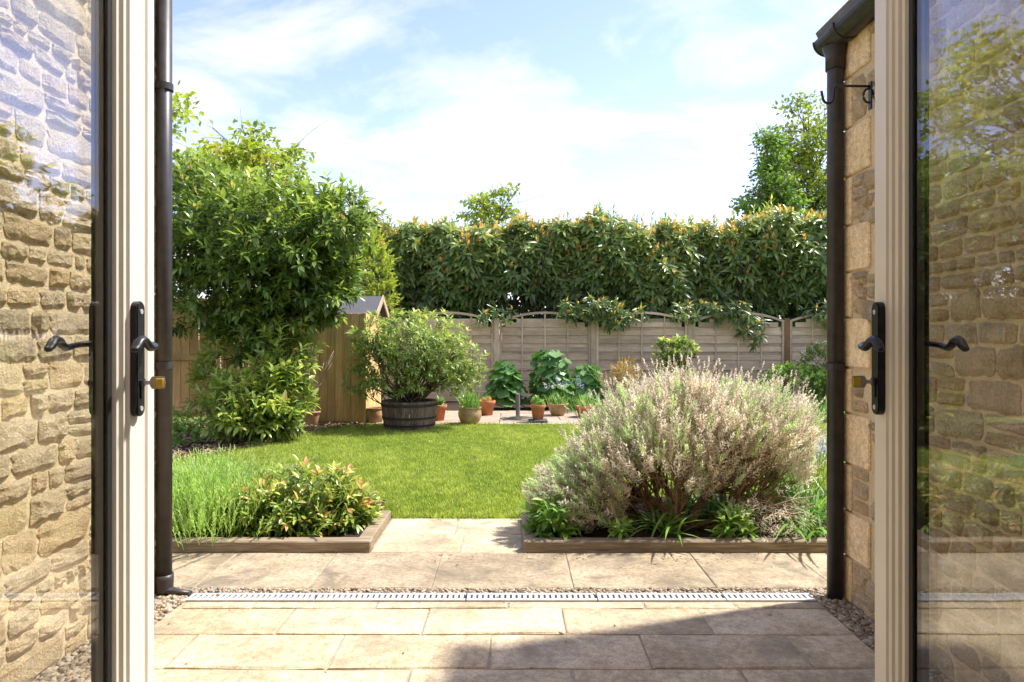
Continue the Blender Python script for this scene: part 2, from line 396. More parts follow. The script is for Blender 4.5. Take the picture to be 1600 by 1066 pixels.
M['leuco'] = leaf_mat('variegated_leaves', [(0, (.03,.06,.018)), (.3, (.09,.15,.03)), (.55, (.22,.30,.05)), (.75, (.46,.48,.14)), (.88, (.50,.24,.09)), (1, (.42,.11,.05))], .36, .3, 1.3)
M['strap'] = leaf_mat('strap_leaves', [(0, (.05,.12,.025)), (.5, (.13,.26,.05)), (1, (.27,.40,.09))], .4, .35, 1.3)
M['bigleaf'] = leaf_mat('hollyhock_leaves', [(0, (.04,.11,.03)), (.5, (.075,.18,.045)), (1, (.14,.28,.07))], .5, .25, 1.3)
M['rust'] = leaf_mat('orange_spring_leaves', [(0, (.10,.12,.03)), (.5, (.33,.24,.05)), (1, (.52,.32,.07))], .5, .35, 1.2)
M['petal'] = leaf_mat('pale_petals', [(0, (.30,.33,.62)), (.5, (.55,.58,.78)), (1, (.80,.80,.78))], .6, .35, 1.0, .5, 1.0, 1.0)
M['petal_white'] = leaf_mat('white_petals', [(0, (.70,.70,.62)), (1, (.85,.85,.82))], .6, .35, 1.0, .5, .95, 1.0)

def glass_mat():
    m = bpy.data.materials.new('window_glass'); m.use_nodes = True; t = m.node_tree; t.nodes.remove(t.nodes['Principled BSDF'])
    g = N(t, 'ShaderNodeNewGeometry'); d = N(t, 'ShaderNodeVectorMath', operation='DOT_PRODUCT')
    t.links.new(g.outputs['Incoming'], d.inputs[0]); t.links.new(g.outputs['Normal'], d.inputs[1])
    c = math_(t, 'ABSOLUTE', d.outputs['Value']); k = math_(t, 'POWER', math_(t, 'SUBTRACT', 1.0, c), 5.0)
    f = math_(t, 'ADD', math_(t, 'MULTIPLY', k, .915), .085)
    gl = N(t, 'ShaderNodeBsdfGlossy'); gl.inputs['Roughness'].default_value = 0.0
    bn = N(t, 'ShaderNodeBump'); bn.inputs['Strength'].default_value = .05; bn.inputs['Distance'].default_value = .01
    t.links.new(noise(t, 7.0, 1, .5, pos(t, (1, 1, .6))), bn.inputs['Height']); t.links.new(bn.outputs[0], gl.inputs['Normal'])
    tr = N(t, 'ShaderNodeBsdfTransparent'); tr.inputs['Color'].default_value = (.99,.995,.985,1)
    ms = N(t, 'ShaderNodeMixShader'); t.links.new(f, ms.inputs[0]); t.links.new(tr.outputs[0], ms.inputs[1]); t.links.new(gl.outputs[0], ms.inputs[2])
    t.links.new(ms.outputs[0], t.nodes['Material Output'].inputs['Surface'])
    return m
M['glass'] = glass_mat()
def pebble_mat():
    m, t, b = new_mat('river_pebbles'); a = N(t, 'ShaderNodeAttribute', attribute_name='tone')
    c = ramp(t, [(0, (.12,.085,.055)), (.3, (.24,.175,.11)), (.6, (.37,.29,.185)), (.85, (.46,.39,.29)), (1, (.30,.28,.26))], a.outputs['Fac'])
    c = mix(t, c, ramp(t, [(.3, (.75,.75,.75)), (.7, (1.1,1.1,1.1))], noise(t, 90, 4, .6, pos(t))), 1.0, 'MULTIPLY')
    t.links.new(c, b.inputs['Base Color']); b.inputs['Roughness'].default_value = .7; return m
M['pebble'] = pebble_mat()

# ------------------------------------------------------------------ the ground
def sheet(name, poly, z, mat, kind='structure'):
    g = Geo(); import mathutils.geometry as mg
    f = [tuple(x) for x in mg.tessellate_polygon([[Vector((p[0], p[1], 0)) for p in poly]])]
    g.add([(p[0], p[1], z) for p in poly], f); me = g.mesh(name)
    for p in me.polygons:
        if p.normal.z < 0: p.flip()
    o = link(name, me, mat); tag(o, kind=kind); return o
sheet('ground', [(-400,-400),(400,-400),(400,500),(-400,500)], -.06, M['turf'])

def slab_mesh(rng, w, d, h=.045):
    """flag with chamfered, slightly ragged edges, centred on its own origin, top at z=0"""
    n, m = 6, 4; g = Geo(); v = []; f = []
    xs = np.array([-.5,-.5+.007/w,-.17,.17,.5-.007/w,.5])*w; ys = np.array([-.5,-.5+.007/d,.5-.007/d,.5])*d
    for j in range(m):
        for i in range(n):
            e = i in (0, n-1) or j in (0, m-1)
            v.append((xs[i]+rng.normal()*.0022*e, ys[j]+rng.normal()*.0022*e, (-.0035 if e else 0)+rng.normal()*.0012))
    for j in range(m-1):
        for i in range(n-1):
            a = j*n+i; f += [(a, a+1, a+n+1), (a, a+n+1, a+n)]
    b0 = len(v); per = [(i,0) for i in range(n)] + [(n-1,j) for j in range(1,m)] + [(i,m-1) for i in range(n-2,-1,-1)] + [(0,j) for j in range(m-2,0,-1)]
    for (i, j) in per: q = v[j*n+i]; v.append((q[0], q[1], -h))
    for k in range(len(per)):
        k2 = (k+1) % len(per); a = per[k][1]*n+per[k][0]; c = per[k2][1]*n+per[k2][0]
        f += [(a, b0+k, b0+k2), (a, b0+k2, c)]
    g.add(v, f); me = g.mesh('paving_slab'); return me
def pave(parent, mat, rows, gap=.010, seed=1, z=0.0, name='paving_slab'):
    rng = rng_(seed)
    for (y0, y1, xs) in rows:
        for x0, x1 in zip(xs[:-1], xs[1:]):
            o = bpy.data.objects.new(name, slab_mesh(rng, x1-x0-gap, abs(y1-y0)-gap)); COL.objects.link(o)
            o.data.materials.append(mat); o.parent = parent
            o.location = ((x0+x1)/2, (y0+y1)/2, z+rng.normal()*.0015); o.rotation_euler = (rng.normal()*.002, rng.normal()*.002, rng.normal()*.002)
court = sheet('courtyard_paving', [(-1.74,.68),(1.6,.68),(1.6,3.17),(-1.74,3.17)], -.006, M['joint'])
A = [-1.52,-.978,-.375,.222,.836,1.42]; B = [-1.52,-1.29,-.687,-.085,.520,1.12,1.42]
Y = [3.158,3.082,2.812,2.52,2.225,1.93,1.635,1.34,1.045,.75]
rows = [(Y[0],Y[1],[-1.5,-1.18,-.62,-.02,.60,1.02,1.43])]
for i in range(1, 9): rows.append((Y[i+1], Y[i], A if i % 2 else B))
rows = [(min(a,b), max(a,b), x) for a, b, x in rows]
pave(court, M['slab'], rows, seed=3)
apron = sheet('garden_paving', [(-2.6,3.325),(2.6,3.325),(2.6,3.885),(.07,3.885),(.07,4.63),(-.815,4.63),(-.815,3.885),(-2.6,3.885)], -.0045, M['joint'])
pave(apron, M['slab_worn'], [(3.33,3.88,[-2.55,-1.56,-1.0,-.40,.30,1.0,1.58,2.5])], gap=.007, seed=5)
pave(apron, M['slab'], [(3.885,4.25,[-.812,-.30,.06]), (4.25,4.62,[-.812,-.36,.06])], gap=.008, seed=6)
patio = sheet('patio', [(-2.0,9.62),(1.7,9.62),(1.7,11.5),(-2.0,11.5)], -.02, M['joint'])
pave(patio, M['patio'], [(9.65+.45*i, 10.1+.45*i, list(np.arange(-1.98+.3*(i % 2), 1.75, .6))) for i in range(4)], seed=8, z=.005)
LAWN = [(-.90,4.63),(.1,4.63),(.12,5.0),(2.6,5.25),(7.0,5.6),(7.0,9.9),(1.7,9.62),(-2.0,9.62),(-2.45,9.2),(-2.72,8.4),(-2.85,7.7),(-3.3,7.0),(-3.6,6.2),(-3.2,5.3),(-2.3,5.0),(-.9,5.0)]
lawn = sheet('lawn', LAWN, -.015, M['turf'])
sheet('bed_soil', [(-2.7,3.97),(-.88,3.97),(-.92,5.0),(-2.3,5.0),(-3.2,5.3),(-2.7,5.0)], .035, M['soil'])
sheet('bed_soil', [(.13,3.97),(2.7,3.97),(2.7,5.26),(.13,5.0)], .035, M['soil'])
sheet('bark_ground', [(-6.2,6.0),(-3.6,6.2),(-3.3,7.0),(-2.85,7.7),(-2.72,8.4),(-2.45,9.2),(-2.0,9.62),(-2.0,9.75),(-6.2,9.8)], -.01, M['soil'])
sheet('border_soil', [(-2.0,11.5),(1.7,11.5),(1.7,9.9),(7.0,10.4),(7.0,13.25),(-2.0,13.25)], -.008, M['soil'])

def inside(poly, x, y):
    c = np.zeros(len(x), bool); n = len(poly)
    for i in range(n):
        (x0, y0), (x1, y1) = poly[i], poly[(i+1) % n]
        if y0 == y1: continue
        c ^= ((y0 > y) != (y1 > y)) & (x < (x1-x0)*(y-y0)/(y1-y0)+x0)
    return c
def make_grass():
    rng = rng_(11); g = Geo(); n = 520000
    # mown blades, set closer towards the house where single blades show
    y = 4.63 + 5.3*rng.random(n)**1.35; x = -3.6 + 10.6*rng.random(n)
    k = inside(LAWN, x, y) & (np.abs(x) < .6*y+.7) & (x < .62*y); x, y = x[k], y[k]; n = len(x)
    patch = .7*np.sin(x*2.1+1)*np.sin(y*1.7+.4)+.5*np.sin(x*5.3+y*3.1)+.6*np.sin(x*9.1-y*6.3+2)*np.sin(x*3.3+y*8.7)+.9*(rng.normal(size=(40,40)))[(np.floor(x*4+np.sin(y*7)*.5).astype(int)) % 40, (np.floor(y*4+np.sin(x*6)*.5).astype(int)) % 40]*.45
    d = np.stack([rng.normal(size=n)*.38, rng.normal(size=n)*.38-.05, np.ones(n)], 1)
    h = (.020+.028*rng.random(n)**1.6)*np.clip(1+.18*patch, .6, 1.6); h *= np.where(rng.random(n) < .012, 1.7, 1)
    leaves(g, TS, np.stack([x, y, np.full(n, -.016)], 1), d, np.stack([rng.normal(size=n), rng.normal(size=n), np.zeros(n)], 1),
           h, .0042+.003*rng.random(n), np.where(rng.random(n) < .05, .97, np.clip(.50+.11*patch+rng.normal(size=n)*.20, 0, .93)))
    # longer fringe at the edges
    e = []
    for (a, b) in zip(LAWN, LAWN[1:]+LAWN[:1]):
        m = int(np.hypot(b[0]-a[0], b[1]-a[1])*170); t = rng.random(m)[:, None]; e.append(np.array(a)+(np.array(b)-np.array(a))*t)
    e = np.concatenate(e); m = len(e)
    leaves(g, TS, np.c_[e+rng.normal(size=(m,2))*.025, np.full(m, -.016)], np.c_[rng.normal(size=(m,2))*.5, np.ones(m)], rng.normal(size=(m,3))*[1,1,.1],
           .04+.045*rng.random(m), .006, np.clip(.5+rng.normal(size=m)*.2, 0, 1))
    tag(link('grass', g.mesh('grass'), M['grass']), 'short bright green mown grass of the lawn', 'grass', kind='stuff')
make_grass()

PH = (1+5**.5)/2
ICO = unit(np.array([(-1,PH,0),(1,PH,0),(-1,-PH,0),(1,-PH,0),(0,-1,PH),(0,1,PH),(0,-1,-PH),(0,1,-PH),(PH,0,-1),(PH,0,1),(-PH,0,-1),(-PH,0,1)], float))
ICOF = np.array([(0,11,5),(0,5,1),(0,1,7),(0,7,10),(0,10,11),(1,5,9),(5,11,4),(11,10,2),(10,7,6),(7,1,8),(3,9,4),(3,4,2),(3,2,6),(3,6,8),(3,8,9),(4,9,5),(2,4,11),(6,2,10),(8,6,7),(9,8,1)])
def pebbles(name, label, x0, x1, y0, y1, n, z, seed, size=(.008,.017)):
    rng = rng_(seed); g = Geo(); sheet_z = z-.012
    c = np.stack([x0+(x1-x0)*rng.random(n), y0+(y1-y0)*rng.random(n), z+rng.normal(size=n)*.005], 1)
    s = size[0]+(size[1]-size[0])*rng.random(n)
    ax = np.stack([s*(1+.5*rng.random(n)), s*(.7+.3*rng.random(n)), s*(.45+.3*rng.random(n))], 1)
    th = rng.random(n)*6.28; ti = rng.normal(size=n)*.3
    v = ICO[None]*(1+rng.normal(size=(n,12,1))*.08)*ax[:, None]
    x = v[...,0]*np.cos(th)[:,None]-v[...,1]*np.sin(th)[:,None]; yv = v[...,0]*np.sin(th)[:,None]+v[...,1]*np.cos(th)[:,None]
    v = np.stack([x, yv, v[...,2]+x*ti[:,None]], -1)+c[:, None]
    f = ICOF[None]+(np.arange(n)*12)[:, None, None]
    g.add(v.reshape(-1,3), f.reshape(-1,3), np.repeat(np.clip(.5+rng.normal(size=n)*.26, 0, 1), 12))
    o = link(name, g.mesh(name, True), M['pebble']); tag(o, label, 'gravel', kind='stuff')
sheet('gravel_base', [(-1.72,3.27),(1.9,3.27),(1.9,3.365),(-1.72,3.365)], -.02, M['soil'])
pebbles('gravel', 'strip of tan pebbles along the far side of the slotted drain', -1.9, 1.9, 3.272, 3.328, 3600, -.008, 21, (.006,.012))
pebbles('gravel', 'brown pebbles beside the foot of the shaded stone wall', 1.425, 1.575, 1.6, 3.3, 3800, -.002, 22, (.008,.017))
pebbles('gravel', 'pale pebbles beside the foot of the sunlit stone wall', -1.72, -1.53, 1.3, 3.3, 4600, -.002, 23, (.008,.017))
def mulch():
    rng = rng_(24); g = Geo(); n = 5200
    P = [(-6.2,6.0),(-3.55,6.2),(-3.25,7.0),(-2.8,7.7),(-2.66,8.4),(-2.38,9.2),(-2.0,9.55),(-2.0,9.75),(-6.2,9.8)]
    x = -6+4*rng.random(n*2); y = 6.2+3.6*rng.random(n*2); k = inside(P, x, y); x, y = x[k], y[k]; m = len(x)
    leaves(g, T4, np.stack([x, y, .004+.02*rng.random(m)], 1), np.c_[rng.normal(size=(m,2)), rng.normal(size=m)*.2], np.c_[rng.normal(size=(m,2))*.3, np.ones(m)],
           .03+.05*rng.random(m), .012+.02*rng.random(m), rng.random(m))
    tag(link('bark_mulch', g.mesh('bark_mulch'), M['bark']), 'light brown bark chips and dry leaves under the laurel', 'mulch', kind='stuff')
mulch()

# ------------------------------------------------------------------ the house we look out of
def room():
    def s(name, m, *b): tag(link(name, box_mesh(name, *b), m), kind='structure')
    s('house_wall', M['mortar'], -4.6, -.84, .42, .66, -.05, 3.6); s('house_wall', M['mortar'], .84, 4.6, .42, .66, -.05, 3.6)
    s('house_wall', M['mortar'], -.838, .838, .42, .658, 2.24, 3.598)
    s('interior_floor', M['oak_floor'], -3.2, 3.2, -4.2, .415, .0, .12)
    s('ceiling', M['plaster'], -3.2, 3.2, -4.2, .415, 2.5, 2.6)
    s('interior_wall', M['plaster'], -3.4, -3.205, -4.2, .415, 0, 2.6); s('interior_wall', M['plaster'], 3.205, 3.4, -4.2, .415, 0, 2.6)
    s('interior_wall', M['plaster'], -3.2, 3.2, -4.4, -4.205, 0, 2.6)
    s('doorstep', M['quoin'], -.838, .838, .425, .74, -.01, .075)
    s('door_frame', M['cream'], -.836, -.785, .56, .655, .08, 2.235); s('door_frame', M['cream'], .785, .836, .56, .655, .08, 2.235)
    s('door_frame', M['cream'], -.784, .784, .56, .655, 2.18, 2.234)
room()

# ------------------------------------------------------------------ french doors
def french_door(s, yf, prof, hy, label, hlabel):
    """s: -1 or 1, the side it hangs on; leaf stands at a right angle to the house, lock edge at y = yf"""
    F = .76; yh = .69; z0, z1 = .10, 2.17
    X = lambda d: s*(F+d)
    t = thing('french_door', (s*F, yh, 0), label, 'door')
    g = Geo(); prism(g, [(X(d), yf-u) for u, d in prof], 'z', z0, z1); me = g.mesh('stile'); fix(me); part('stile', me, M['cream'], t)
    we = prof[-4][0]; yi = yf-we
    g = Geo(); x0, x1 = sorted((X(0), X(.07))); bbox(g, x0, x1, yh, yh+.11, z0, z1, .006); me = g.mesh('stile'); fix(me); part('stile', me, M['cream'], t)
    for a, b in ((z0, .30), (2.05, z1)):
        g = Geo(); bbox(g, x0+.001, x1-.001, yh+.111, yi-.001, a, b, .008); me = g.mesh('rail'); fix(me); part('rail', me, M['cream'], t)
    ga, gb = yh+.11, yi
    for d in (.031, .051):                                   # two panes of a sealed unit
        xa, xb = sorted((X(d), X(d+.004))); g = Geo(); box(g, xa, xb, ga+.001, gb-.001, .301, 2.049); me = g.mesh('pane'); fix(me); part('pane', me, M['glass'], t)
    for nm, m, d0, d1, w in (('gasket', M['gasket'], .0262, .0305, .013), ('spacer_bar', M['alu'], .0355, .0505, .012), ('gasket', M['gasket'], .0555, .060, .011)):
        g = Geo(); xa, xb = sorted((X(d0), X(d1)))
        box(g, xa, xb, gb-w, gb-.0005, .302, 2.048); box(g, xa, xb, ga+.0005, ga+w, .302, 2.048)
        box(g, xa, xb, ga+w, gb-w, .302, .302+w); box(g, xa, xb, ga+w, gb-w, 2.048-w, 2.048); me = g.mesh(nm); fix(me); part(nm, me, m, t)
    for z in (.35, 1.15, 1.95):
        g = Geo(); tube(g, [(X(-.006), yh-.008, z-.05), (X(-.006), yh-.008, z+.05)], .009, 10); me = g.mesh('hinge'); part('hinge', me, M['black_iron'], t)
    zc = 1.178; d_in = -.0005 if s > 0 else 0.0
    for side in (0, 1):
        o = (lambda d: X(-.0005-d)) if side == 0 else (lambda d: X(.0705+d))
        g = Geo(); hh = .116; ww = .0155; poly = []
        for k in range(9): a = k*PI/8; poly.append((hy+ww*math.cos(a), zc+hh-ww+ww*math.sin(a)))
        for k in range(9): a = PI+k*PI/8; poly.append((hy+ww*math.cos(a), zc-hh+ww+ww*math.sin(a)))
        xa, xb = o(0), o(.011); prism(g, poly, 'x', xa, xb)
        prism(g, [(hy+(p[0]-hy)*.8, zc+(p[1]-zc)*.985) for p in poly], 'x', xb, o(.0135)); me = g.mesh('handle_plate'); fix(me)
        hp = part('handle_plate', me, M['black_iron'], t)
        def child(nm, g, m, sm=True):
            me = g.mesh(nm, sm); fix(me); c = sub(nm, me, m, hp); return c
        zl = zc+.030; g = Geo()
        pts = [(0, 0, 0), (.012, 0, 0), (.024, .002, -.001), (.031, .010, -.003), (.035, .023, -.006), (.036, .037, -.008), (.036, .051, -.002), (.035, .064, .007), (.035, .076, .010), (.034, .088, .005), (.034, .099, -.005), (.034, .108, -.010), (.034, .114, -.009)]
        rr = [.009,.0085,.008,.008,.009,.0095,.009,.0095,.010,.010,.0095,.008,.005]
        tube(g, [(o(.0125+a), hy-b*.78, zl+c) for a, b, c in pts], rr, 12, flat=.72); child('lever', g, M['black_iron'])
        for z in (zc+.095, zc-.100):
            g = Geo(); tube(g, [(o(.013), hy, z), (o(.0150), hy, z)], .0052, 10); child('screw', g, M['steel'], False)
        g = Geo(); tube(g, [(o(.013), hy, zc-.048), (o(.0185), hy, zc-.048)], .009, 12); box(g, *sorted((o(.0128), o(.0165))), hy-.005, hy+.005, zc-.079, zc-.050); child('lock_cylinder', g, M['black_iron'], False)
    k = thing('key', (X(-.02), hy, zc-.048), hlabel, 'key')
    g = Geo(); box(g, *sorted((X(-.019), X(-.034))), hy-.0012, hy+.0012, zc-.052, zc-.044); me = g.mesh('shank'); fix(me); part('shank', me, M['steel'], k)
    g = Geo(); hd = [(.032,-.006),(.036,-.0125),(.048,-.0125),(.060,-.0115),(.062,0),(.060,.0115),(.048,.0125),(.036,.0125),(.032,.006)]
    prism(g, [(X(-a), zc-.048+b) for a, b in hd], 'y', hy-.0016, hy+.0016); me = g.mesh('bow'); fix(me); part('bow', me, M['brass'], k)
    g = Geo(); bbox(g, *sorted((X(-.043), X(-.0605))), hy-.0034, hy+.0034, zc-.0575, zc-.0385, .002); me = g.mesh('key_cover'); fix(me); part('key_cover', me, M['yellow'], k)
PROF_L = [(0,.005),(.003,.002),(.028,.002),(.031,.008),(.038,.009),(.041,.002),(.044,0),(.0985,0),(.101,.006),(.1065,.008),(.109,.016),(.1135,.018),(.115,.026),(.115,.060),(.108,.066),(.10,.07),(0,.07)]
PROF_R = [(0,.003),(.003,0),(.046,0),(.049,.004),(.056,.006),(.059,.011),(.067,.013),(.070,.019),(.077,.020),(.080,.026),(.080,.060),(.074,.066),(.068,.07),(0,.07)]
french_door(-1, 1.456, PROF_L, 1.374, 'cream glazed door with stepped lock stile, open before the sunlit stone wall', 'yellow-capped key in the lock of the door before the sunlit wall')
french_door(1, 1.433, PROF_R, 1.404, 'cream glazed door with flat lock stile, open before the shaded stone wall', 'yellow-capped key in the lock of the door before the shaded wall')

# ------------------------------------------------------------------ stone walls
def stone_variants(seed, k=14):
    """rough hammer-dressed blocks: nearly square outline with broken edges, faceted face"""
    rng = rng_(seed); out = []
    for _ in range(k):
        n, m = 8, 6; v = []; f = []; g = Geo(); ph = rng.random(6)*6; sk = rng.normal(size=4)*.05; tl = rng.normal(size=2)*.25
        for j in range(m):
            for i in range(n):
                u, w = i/(n-1)-.5, j/(m-1)-.5; e = i in (0, n-1) or j in (0, m-1); cnr = i in (0, n-1) and j in (0, m-1)
                x = u*(1-.05*cnr)+rng.normal()*.016+sk[0]*w*(1 if u > 0 else 0)+sk[1]*w*(1 if u < 0 else 0)
                z = w*(1-.09*cnr)+rng.normal()*.03+sk[2]*2*u*(1 if w > 0 else 0)+sk[3]*2*u*(1 if w < 0 else 0)
                y = (-.12-.25*rng.random()) if e else (-.80-.45*rng.random()-tl[0]*u-tl[1]*w)
                v.append((x, y, z))
        for j in range(m-1):
            for i in range(n-1):
                a = j*n+i
                f += [(a, a+1, a+n+1), (a, a+n+1, a+n)] if rng.random() < .5 else [(a, a+1, a+n), (a+1, a+n+1, a+n)]
        per = [(i,0) for i in range(n)] + [(n-1,j) for j in range(1,m)] + [(i,m-1) for i in range(n-2,-1,-1)] + [(0,j) for j in range(m-2,0,-1)]; b0 = len(v)
        for (i, j) in per: q = v[j*n+i]; v.append((q[0]*1.02, 1.0, q[2]*1.02))
        for q in range(len(per)):
            q2 = (q+1) % len(per); a = per[q][1]*n+per[q][0]; c = per[q2][1]*n+per[q2][0]; f += [(a, b0+q, b0+q2), (a, b0+q2, c)]
        g.add(v, f); me = g.mesh('stone'); fix(me); me.materials.append(M['rubble']); out.append(me)
    return out
SV = stone_variants(31)
def rubble(parent, xface, rot, y0, y1, z0, z1, seed, avoid=None, split_y=1.5, depth=.017):
    rng = rng_(seed); z = z0; far = Geo(); cnt = 0; px = Vector(parent.location)
    while z < z1-.03:
        h = rng.choice([.05,.065,.08,.095,.11,.13], p=[.12,.22,.25,.21,.14,.06]); h = min(h, z1-z); y = y0+rng.random()*.03
        while y < y1-.04:
            w = h*(1.0+1.9*rng.random()**1.2); w = max(w, .07)
            if y+w > y1-.05: w = y1-y
            split = h > .095 and rng.random() < .3
            for (zz, hh) in (((z, h*.5), (z+h*.5, h*.5)) if split else ((z, h),)):
                yc, zc = y+w/2, zz+hh/2
                if avoid is None or not avoid(y, y+w, zc):
                    me = SV[rng.integers(len(SV))]; j = .016
                    sc = (max(w-j, .03), depth*(.55+.8*rng.random()), max(hh-j*.9, .025)); ro = rng.normal()*.035
                    fl = 1 if rng.random() < .5 else -1
                    if yc > split_y and cnt < 298:
                        o = bpy.data.objects.new('stone', me); COL.objects.link(o); o.parent = parent
                        o.location = Vector((xface, yc, zc))-px; o.rotation_euler = (0, ro, R(rot)); o.scale = sc; cnt += 1
                    else:
                        Mx = Matrix.Translation((xface, yc, zc)) @ Matrix.Rotation(R(rot), 4, 'Z') @ Matrix.Diagonal((*sc, 1))
                        far.add([Mx @ v.co for v in me.vertices], [tuple(p.vertices) for p in me.polygons])
            y += w
        z += h
    if far.n: part('stones', far.mesh('stones'), M['rubble'], parent, 'stuff')
    return cnt
WL, WR = -1.70, 1.56
lw = thing('stone_wall', (WL, 3.26, 0), 'sunlit honey-coloured rubble stone wall seen through the door glass', 'wall')
part('mortar_core', box_mesh('mortar_core', WL-.45, WL, .67, 3.265, -.05, 3.35, .006), M['mortar'], lw)
print('left stones', rubble(lw, WL, 90, .70, 3.25, .0, 3.3, 41, split_y=1.85))
rw = thing('stone_wall', (WR, 3.20, 0), 'shaded rubble stone wall with dressed corner blocks beside the downpipe', 'wall')
part('mortar_core', box_mesh('mortar_core', WR, WR+3.5, .67, 3.2, -.05, 2.62, .006), M['mortar'], rw)
QZ = []; z = .0; i = 0
rngq = rng_(44)
while z < 2.56:
    h = .205+.03*rngq.random(); QZ.append((z, min(z+h, 2.6), .235 if i % 2 else .075)); z += h; i += 1
def in_quoin(ya, yb, zc):
    for a, b, w in QZ:
        if a-.01 <= zc <= b+.01 and yb > 3.2-w: return True
    return False
for a, b, w in QZ:
    q = part('quoin', box_mesh('quoin', WR-.012, WR+(.08 if w > .1 else .24), 3.2-w, 3.212, a+.004, b-.004, .006), M['quoin'], rw)
print('right stones', rubble(rw, WR, -90, .70, 3.195, .0, 2.58, 43, avoid=in_quoin, split_y=1.75))
# filler stones between rubble and the narrow blocks
rngf = rng_(46)
for a, b, w in QZ:
    if w < .1:
        z = a+.01
        while z < b-.04:
            hh = min(.06+.05*rngf.random(), b-z); o = bpy.data.objects.new('stone', SV[rngf.integers(len(SV))]); COL.objects.link(o); o.parent = rw
            ww = .09+.06*rngf.random(); o.location = Vector((WR, 3.2-w-.01-ww/2, z+hh/2))-Vector(rw.location); o.rotation_euler = (0, 0, R(-90)); o.scale = (ww-.015, .016, hh-.015); z += hh
g = Geo(); prism(g, [(1.44,2.665),(3.3,3.97),(5.16,2.665),(5.16,2.60),(3.3,3.90),(1.47,2.60)], 'y', .67, 3.24); me = g.mesh('roof'); fix(me); part('roof', me, M['slate'], rw)
g = Geo(); prism(g, [(WR+.02,2.61),(3.3,3.86),(5.05,2.61)], 'y', 2.8, 3.19); me = g.mesh('gable'); fix(me); part('gable', me, M['mortar'], rw)

# ------------------------------------------------------------------ rainwater goods
def clip(t, x, y, z, r, wx):
    g = Geo(); lathe(g, [(r+.001, -.016), (r+.006, -.016), (r+.006, .016), (r+.001, .016), (r+.001, -.016)], x, y, z, 20)
    s = 1 if wx > x else -1
    box(g, *sorted((x+s*r*.8, wx)), y-.004, y+.004, z-.013, z+.013); me = g.mesh('pipe_clip'); fix(me); part('pipe_clip', me, M['cast'], t)
def downpipe_l():
    x, y, r = -1.652, 3.24, .036
    t = thing('downpipe', (x, y, 0), 'tall dark brown downpipe at the corner of the sunlit wall', 'downpipe')
    g = Geo(); tube(g, [(x, y, .085), (x, y, 3.3)], r, 24); part('pipe', g.mesh('pipe', True), M['cast'], t)
    g = Geo(); lathe(g, [(r, .10), (r+.007, .10), (r+.007, .075), (r+.005, .02)], x, y, 0, 24)
    pts = [(x, y, .06), (x, y, .035), (x+.02, y, .022), (x+.07, y-.004, .014), (x+.13, y-.006, .010)]
    tube(g, pts, [r+.004, r+.004, r, r*.75, r*.6], 16, flat=.6); part('shoe', g.mesh('shoe', True), M['cast'], t)
    for z in (2.41, 1.09): clip(t, x, y, z, r, WL)
def downpipe_r():
    x, y, r = 1.508, 3.185, .036
    t = thing('downpipe', (x, y, 0), 'black downpipe fed by the gutter at the corner of the shaded wall', 'downpipe')
    g = Geo(); tube(g, [(x, y, -.005), (x, y, 2.46), (x, y, 2.56)], r, 24); part('pipe', g.mesh('pipe', True), M['cast'], t)
    g = Geo(); lathe(g, [(r+.001, 2.47), (r+.007, 2.47), (r+.007, 2.53), (r+.014, 2.555), (r+.02, 2.575)], x, y, 0, 24); part('outlet', g.mesh('outlet', True), M['cast'], t)
    for z in (1.086,):
        clip(t, x, y, z, r, x+.03)
        g = Geo(); bbox(g, x+.03, x+.115, y-.012+.03, y+.012+.03, z-.012, z+.012, .002); me = g.mesh('bracket'); fix(me); part('bracket', me, M['cast'], t)
    gt = thing('gutter', (x, 3.26, 2.56), 'dark half-round gutter along the eaves above the black downpipe', 'gutter')
    R0, R1 = .066, .061; n = 14; po = [(x+R0*math.cos(PI+PI*k/n), 2.632+R0*math.sin(PI+PI*k/n)) for k in range(n+1)]; pi = [(x+R1*math.cos(PI+PI*k/n), 2.632+R1*math.sin(PI+PI*k/n)) for k in range(n+1)]
    g = Geo(); prism(g, po+pi[::-1], 'y', .68, 3.262); me = g.mesh('trough'); fix(me); part('trough', me, M['cast'], gt)
    g = Geo(); prism(g, [(x+(R0+.004)*math.cos(PI+PI*k/n), 2.633+(R0+.004)*math.sin(PI+PI*k/n)) for k in range(n+1)], 'y', 3.262, 3.27); me = g.mesh('end_cap'); fix(me); part('end_cap', me, M['cast'], gt)
    for yy in (3.08, 2.2, 1.3):
        q = R0+.006; g = Geo(); prism(g, [(x+q*math.cos(PI+PI*k/n), 2.634+q*math.sin(PI+PI*k/n)) for k in range(n+1)]+[(x+(R0+.0005)*math.cos(2*PI-PI*k/n), 2.634+(R0+.0005)*math.sin(2*PI-PI*k/n)) for k in range(n+1)], 'y', yy-.02, yy+.02)
        me = g.mesh('gutter_bracket'); fix(me); part('gutter_bracket', me, M['cast'], gt)
downpipe_l(); downpipe_r()
